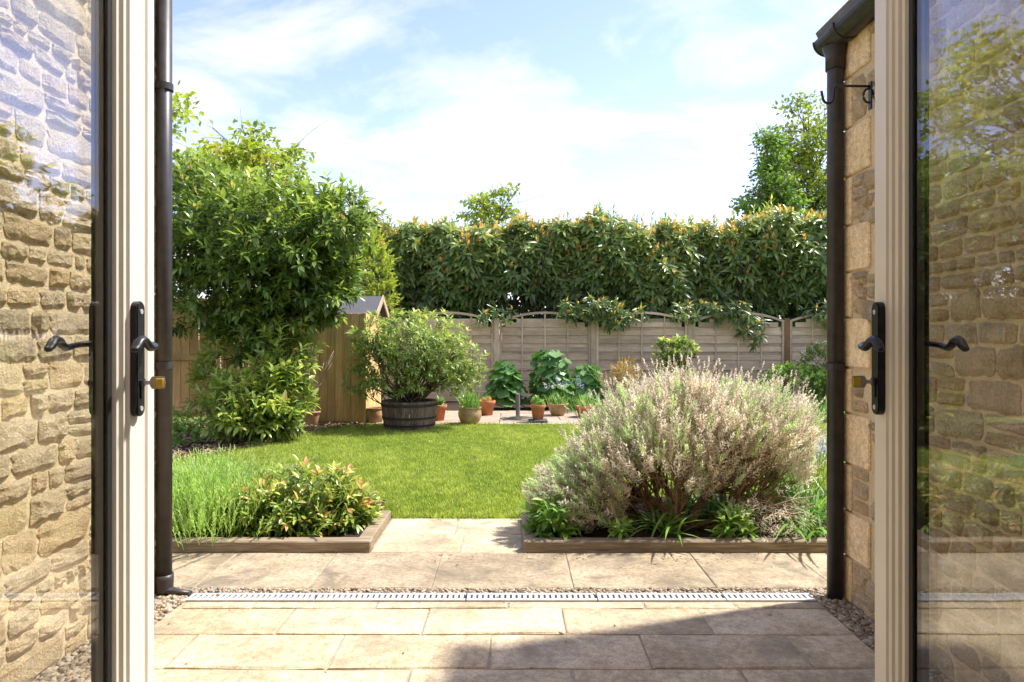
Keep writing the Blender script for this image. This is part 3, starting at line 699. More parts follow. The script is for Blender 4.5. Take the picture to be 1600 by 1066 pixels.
def hook():
    y, z = 2.93, 2.30
    t = thing('hanging_bracket', (WR, y, z), 'curled black iron basket hook fixed to the shaded wall', 'hook')
    g = Geo(); bbox(g, WR-.026, WR-.018, y-.012, y+.012, z-.10, z+.02, .002); me = g.mesh('back_plate'); fix(me); part('back_plate', me, M['black_iron'], t)
    g = Geo(); tube(g, [(WR-.02, y, z), (WR-.17, y, z+.002)]+[(WR-.17-.0+.0*k, y, z) for k in ()], .0055, 8)
    pts = [(WR-.17, y, z), (WR-.178, y, z-.01), (WR-.18, y, z-.045)]+[(WR-.203+.023*math.cos(a), y, z-.05-.023*math.sin(a)) for a in np.linspace(.2, PI, 8)]+[(WR-.229, y, z-.035), (WR-.232, y, z-.02)]
    tube(g, pts, .0055, 8); part('arm', g.mesh('arm', True), M['black_iron'], t)
    g = Geo(); tube(g, [(WR-.03+.0-.022*math.sin(a)*(1-.0*a), y, z-.04-.03*math.cos(a)) for a in np.linspace(-.2, 4.6, 14)], .005, 8); part('scroll', g.mesh('scroll', True), M['black_iron'], t)
hook()

# ------------------------------------------------------------------ slotted drain
def drain():
    t = thing('drain_channel', (0, 3.215, 0), 'galvanised slotted drain channel running across the paving between the downpipes', 'drain')
    y0, y1 = 3.172, 3.262; part('channel', box_mesh('channel', -1.66, 1.55, y0-.004, y1+.004, -.10, -.022, .002), M['dark'], t)
    xs = [-1.66, -.92, -.215, .40, 1.0, 1.55]
    for a, b in zip(xs[:-1], xs[1:]):
        g = Geo(); z0, z1 = -.012, .002; a += .003; b -= .003
        box(g, a, b, y0, y0+.024, z0, z1); box(g, a, b, y1-.022, y1, z0, z1)
        n = int(round((b-a)/.0268)); st = (b-a)/n
        for i in range(n): box(g, a+i*st+.0005, a+i*st+st*.62, y0+.024, y1-.022, z0, z1-.0004)
        me = g.mesh('grate'); part('grate', me, M['steel'], t)
drain()

# ------------------------------------------------------------------ timber bed edging
for b, lab in (((-2.6,-.806,3.888,3.975,-.03,.062), 'long weathered timber edging in front of the young lavender and variegated bush'),
               ((-.90,-.818,3.977,4.62,-.03,.055), 'short timber edging along the path beside the variegated bush'),
               ((.066,2.6,3.888,3.968,-.03,.062), 'long weathered timber edging in front of the big woody lavender'),
               ((.068,.128,3.970,4.60,-.03,.055), 'short timber edging along the path beside the big lavender')):
    m = M['sleeper']; o = link('timber_edging', box_mesh('timber_edging', *b, .007), m); tag(o, lab, 'edging', 'timber bed edgings')

# ------------------------------------------------------------------ back fence
def back_fence():
    t = thing('fence', (2.0, 13.35, 0), 'silvery horizontal-slat garden fence with arched tops under the hedge', 'fence')
    rng = rng_(51); Yf = 13.35; sp = 1.888; xp = [-.30+sp*i for i in range(-2, 5)]
    def p(name, b, m, bev=.005, par=None):
        me = box_mesh(name, *b, bev); return part(name, me, m, t)
    for i, x in enumerate(xp):
        p('post', (x-.05, x+.05, Yf-.05, Yf+.05, -.05, 1.60+rng.random()*.02), M['newpost'] if i == 5 else M['fence_up'])
    for x0, x1 in zip(xp[:-1], xp[1:]):
        a, b = x0+.055, x1-.055; c = (a+b)/2; hw = (b-a)/2; arch = lambda x: 1.735-.17*((x-c)/hw)**2
        # lower boards with short battens
        for k, z in enumerate((-.02, .185, .39)): p('board', (a, b, Yf-.004+.006*(k % 2), Yf+.012, z, z+.198), M['fence'], .003)
        # frame: bottom rail, two stiles and the bowed top rail in one piece
        Z0 = .595; g = Geo(); box(g, a, a+.045, Yf-.042, Yf+.02, .0, arch(a)); box(g, b-.045, b, Yf-.042, Yf+.02, .0, arch(b)); box(g, a+.046, b-.046, Yf-.044, Yf+.018, Z0, Z0+.035)
        n = 16; xs = np.linspace(a, b, n+1); tp = [(x, arch(x)) for x in xs]; bt = [(x, arch(x)-.045) for x in xs]
        prism(g, tp+bt[::-1], 'y', Yf-.046, Yf+.022); me = g.mesh('panel_frame'); fix(me); fr = part('panel_frame', me, M['fence'], t)
        def s(name, b_, m):
            me = box_mesh(name, *b_, .002); return sub(name, me, m, fr)
        zb = Z0+.036; k = 0
        while zb < 1.66:
            front = k % 2 == 0; h = .094 if front else .066; zt = zb+h; ok = [x for x in xs if arch(x)-.05 > zt]; d = 0 if front else .024; ex = .006 if not front else 0
            if len(ok) >= 3:
                xa, xb_ = (a+.047 if ok[0] == xs[0] else ok[0]), (b-.047 if ok[-1] == xs[-1] else ok[-1]); s('slat', (xa, xb_, Yf-.024+d+rng.normal()*.001, Yf-.015+d, zb-ex, zt+ex), M['fence'])
            zb += h; k += 1
        for u in (-.5, 0, .5):
            x = c+u*hw; s('batten', (x-.015, x+.015, Yf-.036, Yf-.0265, .0, arch(x)-.047), M['fence_up'])
back_fence()
def left_fence():
    t = thing('fence', (-4.6, 9.86, 0), 'brown closeboard fence with three rails behind the laurel trunk', 'fence'); rng = rng_(53); x = -6.3
    while x < -3.36:
        w = .118; me = box_mesh('board', x, x+w, 9.86+(.008 if rng.random() < .5 else 0), 9.885, .08, 1.78+rng.random()*.012, .003); part('board', me, M['brownfence'], t); x += w+.006+rng.random()*.006
    for z in (.14, .90, 1.70): part('rail', box_mesh('rail', -6.3, -3.36, 9.79, 9.855, z, z+.085, .005), M['brownfence'], t)
    for x in (-6.2, -4.18, -3.40): part('post', box_mesh('post', x-.05, x+.05, 9.76, 9.852 if False else 9.787, -.05, 1.85, .005), M['brownfence'], t)
left_fence()

# ------------------------------------------------------------------ shed
def shed():
    x0, x1, y0, y1 = -3.34, -2.10, 9.78, 10.98; t = thing('shed', (-2.7, y0, 0), 'low golden board shed with dark felt roof between laurel and tub', 'shed'); rng = rng_(55)
    part('wall', box_mesh('wall', x0+.03, x1-.03, y0+.03, y1, -.02, 1.57, .003), M['feather'], t)
    x = x0
    while x < x1-.02:
        w = min(.115, x1-x); part('board', box_mesh('board', x, x+w-.005, y0+(.0 if rng.random() < .5 else .007), y0+.028, .02, 1.575, .003), M['feather'], t); x += w
    y = y0+.03
    while y < y1-.05:
        part('board', box_mesh('board', x1-.028, x1-.003, y, y+.11, .02, 1.575, .003), M['feather'], t); y += .115
    part('corner_trim', box_mesh('corner_trim', x1-.03, x1+.012, y0-.014, y0+.026, .0, 1.58, .003), M['feather'], t)
    y0 = 10.2; ym = (y0+y1)/2; g = Geo(); prism(g, [(y0-.10,1.555),(ym,1.835),(y1+.10,1.555),(y1+.10,1.585),(ym,1.868),(y0-.10,1.585)], 'x', x0-.05, x1+.09); me = g.mesh('roof'); fix(me); r = part('roof', me, M['felt'], t)
    for xe in (x1+.091,):
        g = Geo(); prism(g, [(y0-.11,1.50),(ym,1.79),(y1+.11,1.50),(y1+.11,1.60),(ym,1.885),(y0-.11,1.60)], 'x', xe, xe+.018); me = g.mesh('bargeboard'); fix(me); sub('bargeboard', me, M['fence'], r).matrix_parent_inverse = Matrix.Identity(4)
    g = Geo(); prism(g, [(y0+.03,1.571),(ym,1.82),(y1,1.571)], 'x', x1-.05, x1-.02); me = g.mesh('gable'); fix(me); part('gable', me, M['feather'], t)
shed()

# ------------------------------------------------------------------ tub and pots
def tub():
    cx, cy = -1.40, 9.32; t = thing('barrel_planter', (cx, cy, 0), 'weathered half-barrel tub with dark hoops holding the round rhododendron', 'planter'); n = 22
    prof = lambda z: .335+.045*math.sin(min(1, z/.37)*PI*.55)
    for k in range(n):
        a0, a1 = (k+.03)*2*PI/n, (k+.97)*2*PI/n; g = Geo(); v = []; zs = [0, .12, .25, .37]; f = []
        for z in zs:
            for a, q in ((a0, 0), (a1, 0), (a1, -.028), (a0, -.028)): v.append((cx+(prof(z)+q)*math.cos(a), cy+(prof(z)+q)*math.sin(a), z))
        for i in range(3):
            for j in range(4):
                b = (j+1) % 4; f += [(i*4+j, i*4+b, i*4+4+b), (i*4+j, i*4+4+b, i*4+4+j)]
        f += [(12,13,14),(12,14,15),(0,2,1),(0,3,2)]; g.add(v, f); me = g.mesh('stave'); fix(me); part('stave', me, M['barrel'], t)
    for z, h in ((.035,.032), (.135,.03), (.30,.04)):
        g = Geo(); lathe(g, [(prof(z)+.001, z), (prof(z)+.006, z), (prof(z+h)+.006, z+h), (prof(z+h)+.001, z+h)], cx, cy, 0, 32); part('hoop', g.mesh('hoop'), M['hoop'], t)
    g = Geo(); lathe(g, [(.335,.33),(.2,.345),(.001,.35)], cx, cy, 0, 24); part('soil', g.mesh('soil'), M['soil'], t)
tub()
POT_TAPER = [(.0,.0),(.68,.0),(.90,.78),(1.0,.79),(1.03,.82),(1.03,.98),(1.0,1.0),(.92,1.0),(.90,.90),(.84,.86)]
POT_BELLY = [(.0,.0),(.66,.0),(.82,.12),(.98,.42),(1.0,.62),(.93,.83),(.92,.87),(1.0,.92),(1.01,.98),(.98,1.0),(.88,.99),(.85,.88)]
POT_BOWL = [(.0,.0),(.58,.0),(.74,.2),(.90,.6),(.96,.82),(1.03,.86),(1.04,.97),(1.0,1.0),(.92,1.0),(.88,.86)]
def pot(x, y, r, h, prof, mat, label, z=0.006):
    t = thing('plant_pot', (x, y, z), label, 'pot', 'pots on the far patio')
    g = Geo(); lathe(g, [(a*r, b*h) for a, b in prof], x, y, z, 26); part('body', g.mesh('body', True), mat, t)
    g = Geo(); lathe(g, [(prof[-1][0]*r*1.02, h*.86), (.001, h*.89)], x, y, z, 20); part('soil', g.mesh('soil'), M['soil'], t)
    return (x, y, z+h*.87)
P = {}
P['bowl'] = pot(-2.82, 9.55, .135, .20, POT_BOWL, M['tanpot'], 'small round terracotta bowl in front of the shed boards', z=.0)
P['hid'] = pot(-2.0, 9.9, .15, .22, POT_BELLY, M['tanpot'], 'pale pot half hidden between shed and barrel tub', z=-.005)
P['t1'] = pot(-1.09, 10.1, .125, .23, POT_TAPER, M['terracotta'], 'plain terracotta pot just behind the barrel tub')
P['chive'] = pot(-.60, 9.72, .168, .235, POT_BELLY, M['glazed'], 'wide honey glazed pot full of long narrow leaves')
P['t2'] = pot(-.40, 10.75, .135, .23, POT_TAPER, M['terracotta'], 'red terracotta pot standing behind the honey glazed pot')
P['base'] = pot(.375, 9.86, .110, .215, POT_TAPER, M['terracotta'], 'small orange pot standing on a dark slab by the lawn', z=.045)
P['glz'] = pot(.72, 10.72, .16, .19, POT_BOWL, M['glazed'], 'brown glazed bowl of pale bulbs beneath the hollyhocks')
P['tr'] = pot(1.13, 10.5, .155, .17, POT_TAPER, M['terracotta'], 'wide low terracotta pot partly behind the big lavender')
P['tr2'] = pot(1.62, 10.9, .16, .2, POT_TAPER, M['terracotta'], 'terracotta pot behind the lavender below the orange shrub')
tag(link('stone_plinth', box_mesh('stone_plinth', .24,.51,9.73,9.99,.008,.044,.006), M['felt']), 'thin dark slab under the small orange pot', 'slab')
g = Geo(); tube(g, [(.09,10.55,0),(.09,10.55,.345)], .034, 14); lathe(g, [(.036,.345),(.036,.355),(.001,.362)], .09, 10.55, 0, 14); tag(link('garden_post', g.mesh('garden_post'), M['slate']), 'short grey post standing on the patio before the hollyhocks', 'post')
def hose():
    g = Geo(); rng = rng_(57); th = np.linspace(0, 6*PI, 110); r = .20+.03*np.sin(th*.37)+.012*rng.normal(size=110).cumsum()/6
    tube(g, np.stack([.12+r*np.cos(th)*1.25, 10.12+r*np.sin(th)*.8, .022+.006*th/6+.004*np.sin(th*2.3)], 1), .007, 6)
    tag(link('garden_hose', g.mesh('garden_hose', True), M['hose']), 'thin hose lying coiled on the far patio', 'hose')
hose()

# ------------------------------------------------------------------ plants
def finish(t, g, mat, name='foliage', smooth=True): return part(name, g.mesh(name, smooth), mat, t, 'stuff')

def laurel():
    rng = rng_(61); base = (-3.0, 8.15, 0)
    t = thing('laurel_tree', base, 'large multi-stemmed laurel with glossy green leaves before the brown fence', 'tree')
    tr = Geo(); p0 = np.array(base); p1 = np.array((-2.94, 8.2, .62)); p2 = np.array((-2.98, 8.35, 1.35)); p3 = np.array((-3.1, 8.45, 2.0))
    tube(tr, [p0-[.06,0,.03], p0+[.0,0,.18], p1, (p1+p2)/2+[.03,0,0], p2, (p2+p3)/2, p3], [.055,.045,.04,.036,.034,.03,.022], 9)
    blobs = [((-3.05,8.5,2.38),(1.0,.95,.80),440), ((-3.95,8.6,2.70),(.8,.8,.72),270), ((-2.48,8.55,2.05),(.52,.6,.55),190), ((-2.2,8.5,2.62),(.45,.5,.45),120),
             ((-4.7,8.7,2.2),(.9,.8,.9),280), ((-3.5,8.6,1.75),(.75,.7,.5),220), ((-2.85,8.5,1.50),(.42,.45,.40),80), ((-2.72,8.25,.98),(.26,.3,.40),60),
             ((-3.10,8.05,.38),(.50,.44,.40),180), ((-2.80,8.05,.5),(.34,.36,.42),110), ((-3.6,8.9,.75),(.5,.5,.6),70), ((-3.2,8.45,1.22),(.44,.42,.28),65), ((-2.42,8.6,1.72),(.32,.4,.36),80)]
    g = Geo()
    for c, r, n in blobs:
        p, nr = blob(rng, n, c, r, .55, 1.06); p[:, 2] = np.maximum(p[:, 2], .06)
        ax = unit(nr*.9+np.array([0,0,.55])+rng.normal(size=p.shape)*.4)
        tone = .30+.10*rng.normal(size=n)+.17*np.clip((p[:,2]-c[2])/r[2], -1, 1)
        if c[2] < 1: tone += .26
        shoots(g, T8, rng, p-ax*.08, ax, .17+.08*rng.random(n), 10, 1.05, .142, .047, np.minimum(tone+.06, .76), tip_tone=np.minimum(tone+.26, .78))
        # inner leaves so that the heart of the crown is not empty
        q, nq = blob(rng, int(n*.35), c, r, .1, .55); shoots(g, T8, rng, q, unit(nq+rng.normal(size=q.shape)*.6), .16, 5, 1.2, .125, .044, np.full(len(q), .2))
        for k in range(max(3, n//40)):
            e, _ = blob(rng, 1, c, r, .4, .9); st = p3 if c[2] > 2 else (p2 if c[2] > 1.2 else (p1 if rng.random() < .5 else p0+[0,0,.1])); limb(tr, rng, st, e[0], .018, .004, .14, 6, 5)
    # spent orange-brown flower spikes
    m = 90; p, nr = blob(rng, m, (-3.4,8.45,2.6), (1.2,.9,.75), .9, 1.05); shoots(g, T4, rng, p, unit(nr+np.array([0,0,.8])), .13, 7, .4, .05, .014, np.full(m, .98))
    # tall tips on the skyline
    for c in ((-1.98,8.5,2.92), (-2.12,8.5,2.98), (-2.3,8.5,2.86), (-2.6,8.5,3.12), (-3.0,8.5,3.28), (-3.4,8.6,3.36), (-3.9,8.6,3.52), (-1.85,8.5,2.72), (-4.2,8.6,3.45)):
        b = np.array([c])-[[0,0,.22]]; shoots(g, T8, rng, b, np.array([[.15*rng.normal(),.0,1.]]), .28, 12, .75, .12, .035, np.array([.5]), tip_tone=.75); limb(tr, rng, b[0]-[.1,0,.4], c, .008, .004, .05, 4, 4)
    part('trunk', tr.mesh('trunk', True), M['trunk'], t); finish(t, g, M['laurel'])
laurel()

def hedge():
    rng = rng_(63); t = thing('hedge', (2.0, 14.5, 0), 'tall dark evergreen hedge with orange new shoots above the slatted fence', 'hedge')
    g = Geo(); st = Geo()
    def lump(x, z): return .22*np.sin(x*1.9+z*1.1)+.16*np.sin(x*4.3-z*2.7+1)+.1*np.sin(x*8.1+z*5.5)
    top = lambda x: 3.52+.09*np.sin(x*1.3)+.07*np.sin(x*3.7+1)+.06*np.sin(x*8.3)+.10*np.clip((x-1.2)/5, 0, 1)
    low = lambda x: 1.80+.22*np.sin(x*1.15+.6)+.12*np.sin(x*2.9+2)-.22*np.exp(-((x-1.9)/.7)**2)-.15*np.exp(-((x-4.4)/.8)**2)+.18*np.exp(-((x+.1)/.8)**2)
    def ros(p, ax, nl, L, W, tone, droop_to):
        n = len(p); u = perp(ax, rng); w = np.cross(ax, u)
        for i in range(nl):
            a = i*2*PI/nl*1.02+rng.random(n)*.6; rad = np.cos(a)[:,None]*u+np.sin(a)[:,None]*w; el = .1+.5*rng.random(n)
            d = unit(rad+ax*el[:,None]-np.array([0,0,1])*(droop_to*(.5+.7*rng.random(n)))[:,None])
            leaves(g, T8, p+rng.normal(size=p.shape)*.015, d, np.array([0,-.7,.8])+rng.normal(size=(n,3))*.25, L*(.6+.75*rng.random(n)), W*(.8+.45*rng.random(n)), np.clip(tone+rng.normal(size=n)*.1, 0, .76))
    n = 4300; x = -5+14.5*rng.random(n); u = rng.random(n); z = low(x)+(top(x)-low(x))*u; depth = rng.random(n)**2*.75
    y = 13.72-lump(x, z)*.75+depth+.18*np.clip(u-.6, 0, 1)*2+.25*(1-u)**3
    p = np.stack([x, y, z], 1); ax = unit(np.stack([rng.normal(size=n)*.4, -.75+rng.normal(size=n)*.25, .45+.5*u+rng.normal(size=n)*.25], 1))
    hi = rng.random(n)
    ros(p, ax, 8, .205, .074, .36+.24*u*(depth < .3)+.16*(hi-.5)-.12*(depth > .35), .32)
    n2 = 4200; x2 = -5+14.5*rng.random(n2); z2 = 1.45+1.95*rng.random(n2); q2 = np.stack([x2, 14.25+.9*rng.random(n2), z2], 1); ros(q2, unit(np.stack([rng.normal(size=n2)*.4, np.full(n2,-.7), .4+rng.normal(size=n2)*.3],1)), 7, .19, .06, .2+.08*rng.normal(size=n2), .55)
    k = (rng.random(n) < .09+.42*u**2) & (depth < .35); m = k.sum()
    shoots(g, T4, rng, p[k], unit(ax[k]*.5+np.array([0,-.1,1])), .12, 8, .48, .105, .027, np.clip(.90+.08*rng.normal(size=m), .83, 1))
    # the top
    n = 1900; x = -5+14.5*rng.random(n); y = 13.8+1.7*rng.random(n); z = top(x)-.08+.10*rng.normal(size=n)*.6-.05*((y-14.6)/.8)**2
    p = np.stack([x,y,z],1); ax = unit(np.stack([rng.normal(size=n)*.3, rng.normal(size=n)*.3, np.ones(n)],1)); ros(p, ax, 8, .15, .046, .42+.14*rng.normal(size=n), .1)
    k = rng.random(n) < .6; m = k.sum(); col = np.where(rng.random(m) < .55, .84+.1*rng.random(m), .74)
    shoots(g, T4, rng, p[k], unit(ax[k]+np.array([0,0,.6])), .15, 9, .5, .105, .028, col)
    # upright leaders on the skyline
    n = 120; x = np.concatenate([-4.6+13.8*rng.random(75), 1.7+1.3*rng.random(14), 3.5+3.2*rng.random(31)]); y = 13.9+.9*rng.random(n); hgt = .14+.22*rng.random(n)**2
    hgt[75:89] += .1; p = np.stack([x,y,top(x)-.1],1); ax = unit(np.stack([rng.normal(size=n)*.12, rng.normal(size=n)*.12, np.ones(n)],1))
    shoots(g, T8, rng, p, ax, hgt+.1, 10, .75, .14, .036, .5+.1*rng.normal(size=n), st, .006, tip_tone=.70)
    # branches that hang over the fence
    for cx, cz, w, n in ((1.62,1.78,.45,40), (2.05,1.62,.45,34), (1.1,1.72,.2,10), (4.25,1.72,.5,34), (4.55,1.45,.2,12), (4.75,1.3,.14,7), (6.1,1.7,.45,30), (6.45,1.35,.28,14), (6.6,1.05,.2,8), (3.3,1.72,.3,12), (-.35,1.72,.5,10)):
        p = np.array([cx,13.12,cz])+rng.normal(size=(n,3))*[w*.5,.10,.10]; ax = unit(np.stack([rng.normal(size=n)*.4, np.full(n,-.8), .1+rng.normal(size=n)*.3],1))
        ros(p, ax, 8, .155, .046, .36+.1*rng.normal(size=n), .5); k = rng.random(n) < .35
        shoots(g, T4, rng, p[k], unit(ax[k]+np.array([0,0,.8])), .09, 6, .45, .075, .017, np.full(k.sum(), .88))
        for _ in range(3): limb(st, rng, (cx+rng.normal()*.2, 13.8, cz+.35), p[rng.integers(n)], .010, .004, .08, 5, 4)
    for i in range(64):
        bx = -4.8+14*rng.random(); by = 14.3+.7*rng.random()
        for _ in range(4): limb(st, rng, (bx, by, .0), (bx+rng.normal()*.55, by-.2+rng.normal()*.3, 2.5+.9*rng.random()), .030, .008, .05, 6, 5)
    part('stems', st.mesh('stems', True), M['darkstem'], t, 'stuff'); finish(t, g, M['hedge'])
hedge()

def tree(name, label, base, h, mat, seed, clumps, crown_c, crown_r, n_leaf, leaf, trunk_r=.12, bare=0, shell=(.25,1.0), tone=.5, T=T4, cone=False):
    rng = rng_(seed); t = thing(name, base, label, 'tree'); tr = Geo(); g = Geo(); b = np.array(base, float)
    topp = np.array([crown_c[0], crown_c[1], crown_c[2]+crown_r[2]*.92]); n = 9; tt = np.linspace(0, 1, n)[:, None]
    path = b+(topp-b)*tt+np.c_[np.sin(tt*5+seed)*.02*h, np.cos(tt*4+seed)*.02*h, np.zeros(n)]*np.sin(tt*PI); tube(tr, path, trunk_r*(1-.93*tt[:,0]), 8)
    c, _ = blob(rng, clumps, crown_c, crown_r, *shell)
    if cone:
        f = np.clip((c[:,2]-(crown_c[2]-crown_r[2]))/(2*crown_r[2]), 0, 1); c[:, :2] = np.array(crown_c[:2])+(c[:, :2]-np.array(crown_c[:2]))*(1.45*(1-f)+.12)[:, None]
    for q in c:
        zz = min(max(.25, (q[2]-b[2])/(topp[2]-b[2])*.82), .95); i = zz*(n-1); s = path[int(i)]+(path[min(n-1,int(i)+1)]-path[int(i)])*(i-int(i))
        pts = limb(tr, rng, s, q, trunk_r*.28*(1-zz)+.012, .005, .12, 6, 5, -.06)
        m = n_leaf//clumps; rad = np.mean(crown_r)*.10+.10
        lp = q+unit(rng.normal(size=(m,3)))*(rng.random(m)**.5*rad*1.7)[:,None]*np.array([1.1,1.1,.5]); d = unit(lp-q+rng.normal(size=(m,3))*.4+[0,0,-.15])
        leaves(g, T, lp, d, np.array([0,0,1])+rng.normal(size=(m,3))*.5, leaf*(.7+.6*rng.random(m)), leaf*.72, np.clip(tone+.16*rng.normal()+.12*rng.normal(size=m), 0, 1))
        for _ in range(7): limb(tr, rng, q, lp[rng.integers(m)], .006, .003, .1, 3, 3)
    for _ in range(bare):
        q, _d = blob(rng, 1, crown_c, np.array(crown_r)*1.12, .8, 1.0); q = q[0]; s = path[rng.integers(n//2, n-1)]
        pts = limb(tr, rng, s, q, .02, .005, .1, 6, 4, -.05)
        for _k in range(6): limb(tr, rng, pts[rng.integers(2,6)], q+rng.normal(size=3)*.28, .006, .002, .1, 3, 3)
    part('trunk', tr.mesh('trunk', True), M['trunk'], t); part('crown', g.mesh('crown'), mat, t, 'stuff')
tree('maple_tree', 'yellow-green maple top showing behind the big laurel', (-5.1,13.2,0), 5.5, M['maple'], 71, 95, (-5.0,13.2,3.85), (1.35,1.2,1.45), 8200, .115, .10, 5, (.3,1.0), .5)
tree('sapling', 'small sparse maple sapling rising alone above the middle of the hedge', (-.3,17,0), 5.2, M['maple'], 72, 20, (-.5,17,4.25), (.75,.55,1.0), 1300, .125, .05, 2, (.3,1.0), .4)
tree('field_tree', 'lower leafy green tree above the hedge near the black downpipe', (8.3,22,0), 8, M['midgreen'], 73, 75, (8.3,22,5.2), (1.15,1.1,2.8), 6200, .15, .13, 22, (.3,1.0), .75, cone=True)
tree('field_tree', 'taller airy half-bare tree partly behind the black downpipe', (10.1,23.5,0), 9.6, M['maple'], 74, 100, (10.2,23.5,6.5), (1.75,1.6,3.1), 7500, .15, .14, 24, (.3,1.0), .35)
tree('bare_tree', 'thin bare twiggy tree behind the laurel tips', (-3.7,17.2,0), 4.8, M['maple'], 75, 6, (-3.75,17.2,4.2), (.35,.4,.75), 30, .06, .05, 16, (.3,1.0), .4)
tree('garden_tree', 'broad airy spring tree mirrored in the door glass before the shaded wall', (-8.6,13.5,0), 8, M['maple'], 76, 80, (-8.6,13.5,5.4), (2.6,2.2,2.6), 6500, .14, .16, 14, (.3,1.0), .4)
tree('garden_tree', 'leafy garden tree mirrored in the door glass before the sunlit wall', (9.0,13.0,0), 6, M['midgreen'], 77, 60, (9.0,13.0,3.6), (1.9,1.7,1.9), 6000, .15, .13, 6, (.3,1.0), .5)

def bush(name, label, cat, base, blobs, mat, seed, T, slen, nl, spread, L, W, tone, tip=None, lo=.6, stems=20, stem_m='trunk', stem_r=.010, upb=.5, zmin=.03, src=None):
    rng = rng_(seed); t = thing(name, base, label, cat); g = Geo(); st = Geo(); src = base if src is None else src
    for c, r, n in blobs:
        p, nr = blob(rng, n, c, r, lo, 1.04); p[:,2] = np.maximum(p[:,2], zmin); ax = unit(nr+np.array([0,0,upb])+rng.normal(size=p.shape)*.4)
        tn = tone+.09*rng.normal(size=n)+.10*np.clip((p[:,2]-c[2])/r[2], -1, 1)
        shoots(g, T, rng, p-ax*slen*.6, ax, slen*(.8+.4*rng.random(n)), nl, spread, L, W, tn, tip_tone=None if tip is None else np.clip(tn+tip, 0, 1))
        for k in range(max(2, int(stems*n/sum(b[2] for b in blobs)))):
            q = p[rng.integers(n)]; pts = limb(st, rng, np.array(src)+rng.normal(size=3)*[.03,.03,0], q, stem_r, stem_r*.25, .15, 6, 5)
            for _ in range(3): limb(st, rng, pts[rng.integers(2,5)], p[rng.integers(n)]*.5+q*.5, stem_r*.5, stem_r*.2, .12, 4, 4)
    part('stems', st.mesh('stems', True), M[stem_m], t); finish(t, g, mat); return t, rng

bush('rhododendron', 'round twiggy pale green rhododendron growing in the barrel tub', 'shrub', (-1.40,9.32,.345),
     [((-1.30,9.3,1.14),(.72,.62,.48),430), ((-.86,9.3,.94),(.52,.5,.36),180), ((-1.85,9.25,.95),(.34,.35,.38),85), ((-1.92,9.25,1.28),(.28,.3,.26),55), ((-2.02,9.2,.66),(.22,.3,.24),36), ((-1.55,9.2,.62),(.5,.4,.2),80), ((-.75,9.25,.66),(.36,.35,.22),80)],
     M['rhodo'], 81, T8, .06, 8, 1.2, .088, .027, .52, .2, .30, 46, 'trunk', .016, .5)
bush('golden_shrub', 'bright golden-green upright shrub behind the shed roof', 'shrub', (-2.35,11.6,0), [((-2.38,11.6,2.35),(.36,.35,.75),230), ((-2.25,11.6,1.9),(.36,.35,.5),110), ((-2.5,11.6,1.1),(.35,.35,.7),60)],
     M['golden'], 82, T4, .22, 12, .5, .075, .026, .5, .2, .4, 14)
